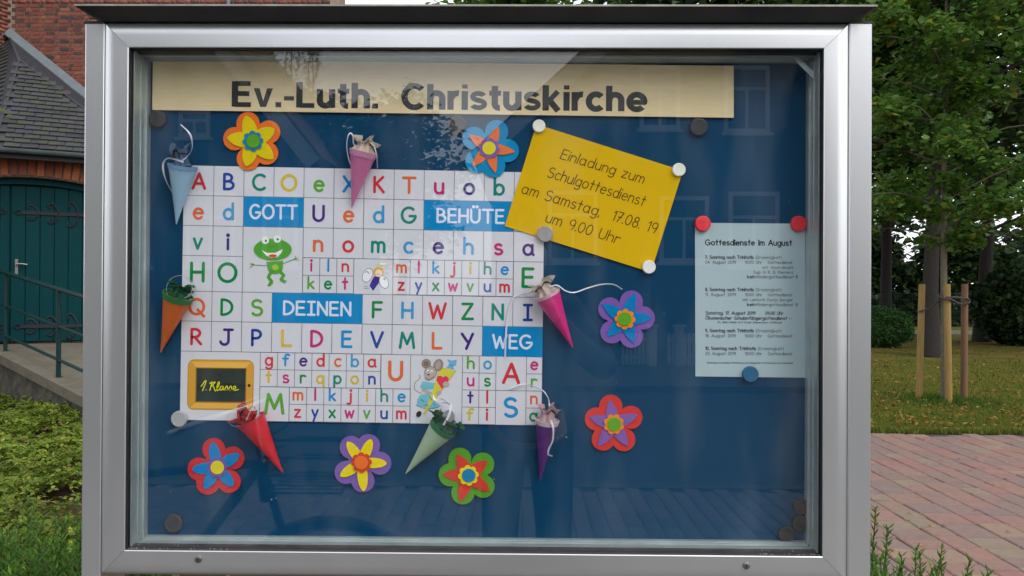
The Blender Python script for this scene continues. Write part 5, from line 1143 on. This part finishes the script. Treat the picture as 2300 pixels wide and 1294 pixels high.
strip([(1234, 644, .036), (1252, 641, .036), (1270, 653, .03), (1290, 657, .022), (1320, 647, .018), (1350, 639, .016), (1378, 639, .014), (1398, 650, .01)], .0030, .5, WRIB, t)
strip([(1212, 655, .03), (1190, 658, .02), (1165, 664, .008), (1152, 667, .004)], .0026, .7, WRIB, t)
tag(strip([(1153, 668, .0045), (1145, 690, .005), (1139, 720, .006), (1136, 760, .006), (1134.5, 804, .005)], .0042, .5, WRIB), 'loose white ribbon hanging over the word WEG on the poster', 'ribbon')
t, *_ = cone((537, 960), (591, 926), (635, 1061), (200, 34, 44), (186, 34, 46), (176, 28, 36), 'red paper cone at the bottom edge of the poster beside the slate picture', 5, .030, rimw=.004, tdir=(-30, -14), gloss=.3, tis_r=.70)
strip([(540, 956, .03), (524, 957, .03), (512, 945, .03), (514, 928, .03), (532, 914, .03), (556, 908, .03), (566, 909, .03)], .0011, .3, CRIB, t)
strip([(553, 944, .04), (562, 925, .045), (570, 915, .035), (574, 922, .03)], .0035, .8, mat('silver_ribbon', (.5, .45, .47), .3, spec=.6), t)
t, *_ = cone((969, 943), (1023, 975), (911, 1064), (158, 182, 150), (24, 104, 60), (14, 92, 56), 'pale green paper cone with green rim under the mouse picture', 6, .022, rimw=.009, tdir=(16, -26), gloss=.6, tis_r=.95, flare=1.4)
strip([(996, 955, .04), (1006, 935, .04), (1012, 915, .038), (1004, 905, .034), (985, 905, .03), (974, 893, .026), (973, 887, .025)], .0052, 1.0, WRIB, t)
strip([(1000, 950, .045), (1010, 930, .045), (1013, 908, .04)], .0050, .6, WRIB, t)
strip([(996, 918, .038), (984, 905, .034), (976, 900, .03), (992, 896, .03), (1006, 904, .03)], .0045, 1.2, WRIB, t)
t, *_ = cone((1203, 941), (1255, 948), (1213, 1081), (84, 34, 112), (198, 176, 186), (206, 170, 174), 'purple paper cone with pink tissue at the lower right corner of the poster', 7, .028, rimw=.007, tdir=(6, -40), gloss=.6, tis_r=.8)
strip([(1238, 944, .045), (1243, 965, .046), (1241, 990, .036), (1233, 1008, .026), (1231, 1020, .022), (1241, 1025, .02)], .0048, .7, WRIB, t)
strip([(1234, 912, .03), (1232, 896, .026), (1224, 882, .018), (1216, 875, .008)], .0030, .9, WRIB, t)
strip([(1140, 876, .003), (1158, 868, .006), (1182, 863, .008), (1216, 875, .006)], .0030, 1.0, WRIB, t)
# ------------------------------------------------------------------ across the street (seen mirrored in the pane)
YG = .0135
def vr(px, py, dist):                       # the real place of something whose mirror image shows at (px, py)
    p = at(px, py, CAMP[1]+dist); return np.array([p[0], 2*YG-p[1], p[2]])
WFR = mat('white_window_frame', (.42, .42, .41), .5)
PANE = mat('window_glass', (.02, .025, .03), .04, spec=.8)
def house(label, x0, x1, yf, zeave_, zr_, xr_, colm, wins, depth=9.0, door=None, trim=True, roofm=None):
    """gable-fronted house, front plane y = yf facing the case"""
    h = thing('house', ((x0+x1)/2, yf, 0), label, 'house', 'houses across the street')
    yb = yf-depth; V = [(x0, yf, 0), (x1, yf, 0), (x1, yf, zeave_), (xr_, yf, zr_), (x0, yf, zeave_)]; V = V+[(a, yb, c_) for a, b, c_ in V]
    obj('wall', V, [(0, 1, 2, 3, 4)[::-1], (5, 6, 7, 8, 9), (0, 5, 6, 1), (1, 6, 7, 2), (4, 9, 5, 0), (2, 7, 8, 3), (3, 8, 9, 4)], colm, h)
    rf_ = MB()
    for xe in (x0, x1):
        d_ = np.array([xe-xr_, 0, zeave_-zr_]); d_ /= np.linalg.norm(d_); up_ = np.array([-d_[2], 0, d_[0]]); up_ = up_ if up_[2] > 0 else -up_
        a_, b_ = np.array([xr_, 0, zr_]), np.array([xe, 0, zeave_])+d_*.45
        P = [a_, b_, b_+up_*.18, a_+up_*.18]; rf_.add([(p[0], yf+.35, p[2]) for p in P]+[(p[0], yb, p[2]) for p in P], [(0, 1, 2, 3)[::-1], (4, 5, 6, 7), (0, 4, 5, 1), (1, 5, 6, 2), (2, 6, 7, 3), (3, 7, 4, 0)])
        bb = MB(); P = [a_-up_*.22, b_-up_*.22, b_+up_*.12, a_+up_*.12]; bb.add([(p[0], yf+.352, p[2]) for p in P]+[(p[0], yf+.40, p[2]) for p in P], [(3, 2, 1, 0), (4, 5, 6, 7), (0, 4, 7, 3), (1, 2, 6, 5), (3, 7, 6, 2), (0, 1, 5, 4)]); bb.make('bargeboard', WFR, h)
    rf_.make('roof', roofm or mat('red_roof_tiles', (.16, .06, .04), .8, var=.2, vscale=9, bump=.6, bscale=30), h)
    for (a, b, c_, d_) in wins:
        f_ = MB(); t_ = .09; y0, y1 = yf+.002, yf+.05
        f_.box((a-t_, y0, c_-t_), (a, y1, d_+t_)).box((b, y0, c_-t_), (b+t_, y1, d_+t_)).box((a, y0, d_), (b, y1, d_+t_)).box((a, y0, c_-t_), (b, y1, c_))
        zc_ = c_+(d_-c_)*.68; f_.box((a, y0, zc_-.035), (b, y1-.005, zc_+.035)); f_.box(((a+b)/2-.03, y0, c_), ((a+b)/2+.03, y1-.008, zc_-.035))
        f_.box((a-t_-.06, y0, c_-t_-.07), (b+t_+.06, y1+.06, c_-t_)); fo = f_.make('window', WFR, h)
        MB().box((a, yf+.003, c_), (b, yf+.02, d_)).make('pane', PANE, fo)
    return h
hm1 = mat('dark_grey_brick', (.04, .044, .046), .9, var=.12, vscale=4, bump=.3, bscale=30); hm2 = mat('brown_clinker', (.04, .038, .036), .9, var=.15, vscale=4, bump=.3, bscale=30)
DH = 17.0; yf_ = vr(1170, 655, DH)[1]
def wv(px0, py0, px1, py1): a = vr(px0, py0, DH); b = vr(px1, py1, DH); return (a[0], b[0], b[2], a[2])
ax_ = vr(1105, 330, DH); ridge = vr(1340, 115, DH); sl = (ridge[2]-ax_[2])/(ridge[0]-ax_[0]); xr2 = ax_[0]+5.0
house('dark brick house with white framed windows and white bargeboards opposite the case', ax_[0], ax_[0]+10.0, yf_, ax_[2], ax_[2]+5.0*sl, xr2, hm1,
      [wv(1446, 158, 1518, 282), wv(1635, 158, 1718, 290), wv(1240, 438, 1332, 580), wv(1490, 450, 1522+60, 580), wv(1645, 440, 1740, 590), wv(1830, 150, 1910, 290), wv(1850, 440, 1940, 590)])
rl_ = vr(561, 173, DH); rl2 = vr(690, 335, DH); sl2 = (rl_[2]-rl2[2])/(rl2[0]-rl_[0])
house('brown clinker house with a small gable window to the left across the street', rl2[0]-9.2, rl2[0], yf_, rl2[2], rl2[2]+4.6*sl2, rl2[0]-4.6, hm2,
      [wv(412, 258, 464, 300), wv(430, 440, 520, 590), wv(600, 440, 660, 590), wv(230, 440, 330, 590)])
# white picket gates and front hedge
DP = 15.2
for i, (pa, pb) in enumerate(((1395, 1458), (1498, 1562))):
    a, b = vr(pa, 782, DP), vr(pb, 782, DP); f = thing('picket_gate', ((a[0]+b[0])/2, a[1], 0), ('white picket gate left of the front door posts across the street', 'white picket gate right of the front door posts across the street')[i], 'gate', 'white garden gates')
    k = 7
    for j in range(k): x_ = a[0]+(b[0]-a[0])*(j+.5)/k; MB().box((x_-.028, a[1], .08), (x_+.028, a[1]+.02, .08+.62)).make('picket', WFR, f)
    for z_ in (.2, .55): MB().box((a[0], a[1]-.03, z_), (b[0], a[1]-.001, z_+.06)).make('rail', WFR, f)
for i, px in enumerate((1465, 1525)):
    a = vr(px, 735, DP); tag(MB().box((a[0]-.08, a[1]-.08, .0), (a[0]+.08, a[1]+.08, a[2])).box((a[0]-.11, a[1]-.11, a[2]), (a[0]+.11, a[1]+.11, a[2]+.05)).make('gate_post', WFR), ('white gate post nearer the left picket gate', 'white gate post nearer the right picket gate')[i], 'post', 'white gate posts')
sheet('far_garden', -60, -40, 60, -13.42, .03, GRASSG)
# trees between and beside the houses
a = vr(900, 655, 34); tree('broadleaf_tree', 'distant round tree in the gap between the two houses opposite', a[0], a[1], .25, 9.4, 3.0, 2.6, 6000, .3, LEAFD, 31, nb=18, grp='trees across the street', clus=.6, flat=.6, nclus=60)
a = vr(700, 655, 21); tree('broadleaf_tree', 'spreading fir like tree beside the clinker house opposite', a[0], a[1], .2, 6.4, 2.2, 2.4, 5000, .22, LEAFD, 32, nb=20, grp='trees across the street', clus=.45, flat=.35, nclus=60)
a = vr(20, 655, 22); tree('broadleaf_tree', 'large dark tree at the far left across the street', a[0]-3, a[1], .3, 13, 2.5, 5, 9000, .35, LEAFD, 33, nb=22, grp='trees across the street', clus=.8, flat=.6, nclus=60)
# birch: trunk out of the mirror, twigs hanging into it
bt = thing('birch_tree', (-7.9, -7.2, 0), 'birch at the kerb with thin twigs hanging down before the sky', 'tree')
MB().tube([(-7.9, -10.9, 0), (-7.8, -10.9, 4), (-7.4, -10.8, 8.5)], [.16, .13, .06], 10).make('trunk', mat('birch_bark', (.5, .5, .47), .8, var=.5, vscale=6, stretch=(1, 1, 5)), bt, smooth=50)
lb_ = MB(); P = []
for px, pyb, dd in ((562, 205, 11.6), (578, 150, 11.8), (640, 190, 11.6), (652, 175, 11.7), (668, 150, 11.9), (690, 220, 11.5), (700, 205, 11.7), (708, 160, 11.6), (610, 140, 11.8)):
    t_ = vr(px, 60, dd); b_ = vr(px+4, pyb, dd); top = np.array([-7.6, -10.8, 8.3-random.random()]); lb_.tube(smooth_path([top, (top+t_)/2+up3*.5, t_, (t_+b_)/2, b_], 5), [.02]*10+[.008]*11 if False else .009, 4)
    m_ = int(150*np.linalg.norm(t_-b_)); f = RNG.random(m_); P.append(t_+(b_-t_)*f[:, None]+RNG.normal(0, .065, (m_, 3))*(1.2-.7*f[:, None]))
lb_.make('limbs', BARK, bt); P = np.concatenate(P); scatter('crown', LEAF_V, LEAF_F, P, rots(len(P), 60), RNG.uniform(.04, .07, len(P)), LEAFT, bt)

# photographer holding the phone up to the case
def skin(name, chains, m_, parent, lev=2):
    """chains: lists of (x, y, z, radius) sharing joints; one continuous skinned surface"""
    vs, es, rs = [], [], []
    def vid(p):
        for i, q in enumerate(vs):
            if (abs(q[0]-p[0])+abs(q[1]-p[1])+abs(q[2]-p[2])) < 1e-6: return i
        vs.append(p[:3]); rs.append(p[3]); return len(vs)-1
    for ch in chains:
        ids = [vid(p) for p in ch]; es += list(zip(ids, ids[1:]))
    o0 = wloc(parent); me = bpy.data.meshes.new(name); me.from_pydata([tuple(np.array(v)-o0) for v in vs], es, []); o = bpy.data.objects.new(name, me); COL.objects.link(o)
    md = o.modifiers.new('s', 'SKIN'); me.skin_vertices[0].data[0].use_root = True
    for i, r_ in enumerate(rs): me.skin_vertices[0].data[i].radius = (r_, r_)
    sb = o.modifiers.new('u', 'SUBSURF'); sb.levels = lev; sb.render_levels = lev
    bpy.context.view_layer.update(); m2 = bpy.data.meshes.new_from_object(o.evaluated_get(bpy.context.evaluated_depsgraph_get())); bpy.data.objects.remove(o)
    m2.materials.clear(); m2.materials.append(m_); m2.polygons.foreach_set('use_smooth', [True]*len(m2.polygons)); o = link_mesh(name, m2, parent); return o
px_c, py_c = .12, -1.86; SKINM = mat('skin', (.5, .3, .22), .5); JK = mat('denim_jacket', (.045, .055, .075), .85, bump=.3, bscale=60, var=.15, vscale=10); JN = mat('dark_trousers', (.02, .022, .03), .85, bump=.2, bscale=60)
pe = thing('person', (px_c, py_c, 0), 'person in a dark jacket and dark trousers photographing the case with raised phone', 'person')
x, y = px_c, py_c; HX, HY, HZ = CAMP[0], CAMP[1]-.03, CAMP[2]
body = [[(x, y, .95, .13), (x, y, 1.12, .12), (x, y-.01, 1.3, .14), (x, y-.01, 1.44, .10), (x, y, 1.50, .055), (x, y+.01, 1.56, .06), (x, y+.02, 1.64, .092), (x, y+.01, 1.72, .085)]]
for s_ in (-1, 1):
    body.append([(x, y, .95, .13), (x+s_*.10, y, .88, .095), (x+s_*.115, y+.01, .5, .062), (x+s_*.12, y-.02, .10, .042), (x+s_*.125, y+.08, .05, .038), (x+s_*.13, y+.16, .03, .025)])
    body.append([(x, y-.01, 1.44, .10), (x+s_*.17, y-.01, 1.42, .06), (x+s_*.33, y+.06, 1.17, .043), (HX+s_*.125, HY-.10, 1.40, .03), (HX+s_*.105, HY-.04, HZ-.03, .03)])
skin('body', body, SKINM, pe)
jc = [[(x, y, .84, .165), (x, y, 1.0, .165), (x, y, 1.15, .16), (x, y-.01, 1.3, .17), (x, y-.01, 1.43, .13), (x, y, 1.48, .075)]]
for s_ in (-1, 1): jc.append([(x, y-.01, 1.43, .13), (x+s_*.17, y-.01, 1.42, .085), (x+s_*.25, y+.02, 1.30, .068), (x+s_*.34, y+.06, 1.165, .066), (HX+s_*.20, HY-.13, 1.31, .055), (HX+s_*.13, HY-.09, 1.395, .045)])
skin('jacket', jc, JK, pe)
tr = [[(x, y, .97, .15), (x+s_*.10, y, .84, .112), (x+s_*.115, y+.01, .5, .085), (x+s_*.12, y-.02, .09, .07)] for s_ in (-1, 1)]; skin('trousers', tr, JN, pe)
for s_ in (-1, 1): skin('shoe', [[(x+s_*.12, y-.05, .055, .05), (x+s_*.125, y+.06, .05, .048), (x+s_*.13, y+.18, .038, .035)]], mat('dark_shoe', (.02, .02, .02), .5), pe)
skin('hair', [[(x, y-.02, 1.76, .088), (x, y-.055, 1.70, .085), (x, y-.06, 1.62, .065)]], mat('brown_hair', (.06, .035, .02), .6, bump=.5, bscale=90, stretch=(6, 6, 1)), pe)
fc = y+.02
for s_ in (-1, 1):
    skin('ear', [[(x+s_*.088, fc-.02, 1.66, .010), (x+s_*.094, fc-.02, 1.64, .012), (x+s_*.088, fc-.015, 1.615, .008)]], SKINM, pe, 1)
    MB().tube([(x+s_*.032, fc+.078, 1.655), (x+s_*.032, fc+.088, 1.655)], [.012, .006], 10).make('eye', mat('eye_white', (.6, .6, .6), .2), pe)
    for k in range(4):                         # fingers wrapped over the back of the phone
        z_ = HZ+.020-.013*k; l_ = (.036, .042, .040, .032)[k]
        skin('finger', [[(HX+s_*.100, HY-.03, z_-.012, .010), (HX+s_*.088, HY-.008, z_-.004, .0088), (HX+s_*.080, HY-.004, z_, .0080)]], SKINM, pe, 1)
    skin('thumb', [[(HX+s_*.105, HY-.05, HZ-.045, .012), (HX+s_*.088, HY-.056, HZ-.020, .0105), (HX+s_*.072, HY-.052, HZ-.002, .009)]], SKINM, pe, 1)
skin('nose', [[(x, fc+.082, 1.665, .007), (x, fc+.098, 1.635, .011), (x, fc+.095, 1.628, .010)]], SKINM, pe, 1)
skin('mouth', [[(x-.022, fc+.078, 1.600, .004), (x, fc+.088, 1.602, .006), (x+.022, fc+.078, 1.600, .004)]], mat('lips', (.4, .15, .13), .5), pe, 1)
ph = thing('phone', (HX, HY, HZ), 'black mobile phone held sideways in both hands', 'phone')
MB().box((HX-.078, HY-.020, HZ-.037), (HX+.078, HY-.011, HZ+.037)).make('phone_body', mat('black_phone', (.01, .01, .012), .2), ph)
MB().box((HX-.073, HY-.0215, HZ-.034), (HX+.073, HY-.0202, HZ+.034)).make('screen', mat('phone_screen', (.02, .02, .025), .08), ph)

# dark bicycle parked beside the photographer
bk_ = thing('bicycle', (-1.27, -.95, 0), 'dark bicycle parked on the pavement beside the photographer', 'bicycle'); BF = mat('bicycle_black', (.012, .012, .014), .3, .2); CH = mat('chrome', (.6, .6, .6), .2, 1.0)
by = -.95; zb = .10; BX = .28
def wheel(cx_):
    m_ = MB(); m_.tube([(cx_+.34*math.cos(a), by, .34+zb+.34*math.sin(a)) for a in np.linspace(0, 2*math.pi, 37)], .018, 6, False); t_ = m_.make('tyre', BLACK, bk_, smooth=60)
    m_ = MB(); m_.tube([(cx_+.318*math.cos(a), by, .34+zb+.318*math.sin(a)) for a in np.linspace(0, 2*math.pi, 37)], .009, 5, False); m_.make('rim', CH, t_, smooth=60)
    m_ = MB(); 
    for a in np.linspace(0, 2*math.pi, 29)[:-1]: m_.tube([(cx_+.02*math.cos(a+.6), by+.02*(-1)**int(a*5), .34+zb+.02*math.sin(a+.6)), (cx_+.315*math.cos(a), by, .34+zb+.315*math.sin(a))], .0012, 3)
    m_.tube([(cx_, by-.05, .34+zb), (cx_, by+.05, .34+zb)], .018, 8); m_.make('spokes', CH, t_)
wheel(-.78); wheel(-1.86)
Hh, Sd, Bb, Fw, Rw = (-1.00, by, .86+zb), (-1.62, by, .80+zb), (-1.42, by, .30+zb), (-.78, by, .34+zb), (-1.86, by, .34+zb)
fm_ = MB()
for a_, b_, r_ in ((Hh, Sd, .016), (Hh, Bb, .018), (Sd, Bb, .016), (Sd, Rw, .010), (Bb, Rw, .010), (Hh, (-.985, by, .74+zb), .02)): fm_.tube([a_, b_], r_, 8)
fm_.make('frame', BF, bk_, smooth=50)
MB().tube([Hh, (-.94, by, .66+zb), (-.84, by, .48+zb), Fw], .014, 8).make('fork', BF, bk_, smooth=50)
MB().tube([(-1.0, by, .86+zb), (-1.03, by, 1.02+zb)], .013, 8).tube(smooth_path([(-1.16, by-.30, 1.0+zb), (-1.08, by-.24, 1.03+zb), (-1.0, by-.08, 1.05+zb), (-1.0, by+.08, 1.05+zb), (-1.08, by+.24, 1.03+zb), (-1.16, by+.30, 1.0+zb)], 5), .012, 8).make('handlebar', CH, bk_, smooth=50)
sdl = MB(); sdl.tube([(-1.80, by, .97+zb), (-1.72, by, .98+zb), (-1.60, by, .975+zb), (-1.50, by, .97+zb)], [.05, .075, .04, .018], 12); sdl.tube([Sd, (-1.65, by, .96+zb)], .012, 8); sdl.make('saddle', BLACK, bk_, smooth=60)
MB().tube([(-1.42, by-.06, .30+zb), (-1.42, by+.06, .30+zb)], .09, 16).tube([(-1.42, by-.07, .30+zb), (-1.36, by-.07, .15+zb), (-1.36, by-.15, .15+zb)], .010, 6).tube([(-1.42, by+.07, .30+zb), (-1.48, by+.07, .45+zb), (-1.48, by+.15, .45+zb)], .010, 6).make('crank', CH, bk_, smooth=50)
bs = MB()                                     # wire basket on the handlebar
for k in range(5): w_ = .13+.015*k; z_ = .80+zb+.055*k; bs.tube([(-.94, by-w_, z_), (-.72+.02*k-.0, by-w_, z_), (-.72+.02*k, by+w_, z_), (-.94, by+w_, z_), (-.94, by-w_, z_)], .004, 4)
for k in range(7): y_ = by-.13+.043*k; bs.tube([(-.94, y_, .80+zb), (-.72, y_, .80+zb), (-.64, by+(y_-by)*1.45, 1.02+zb)], .003, 4)
bs.make('basket', BF, bk_)
for ch in list(bk_.children): ch.location.x += BX
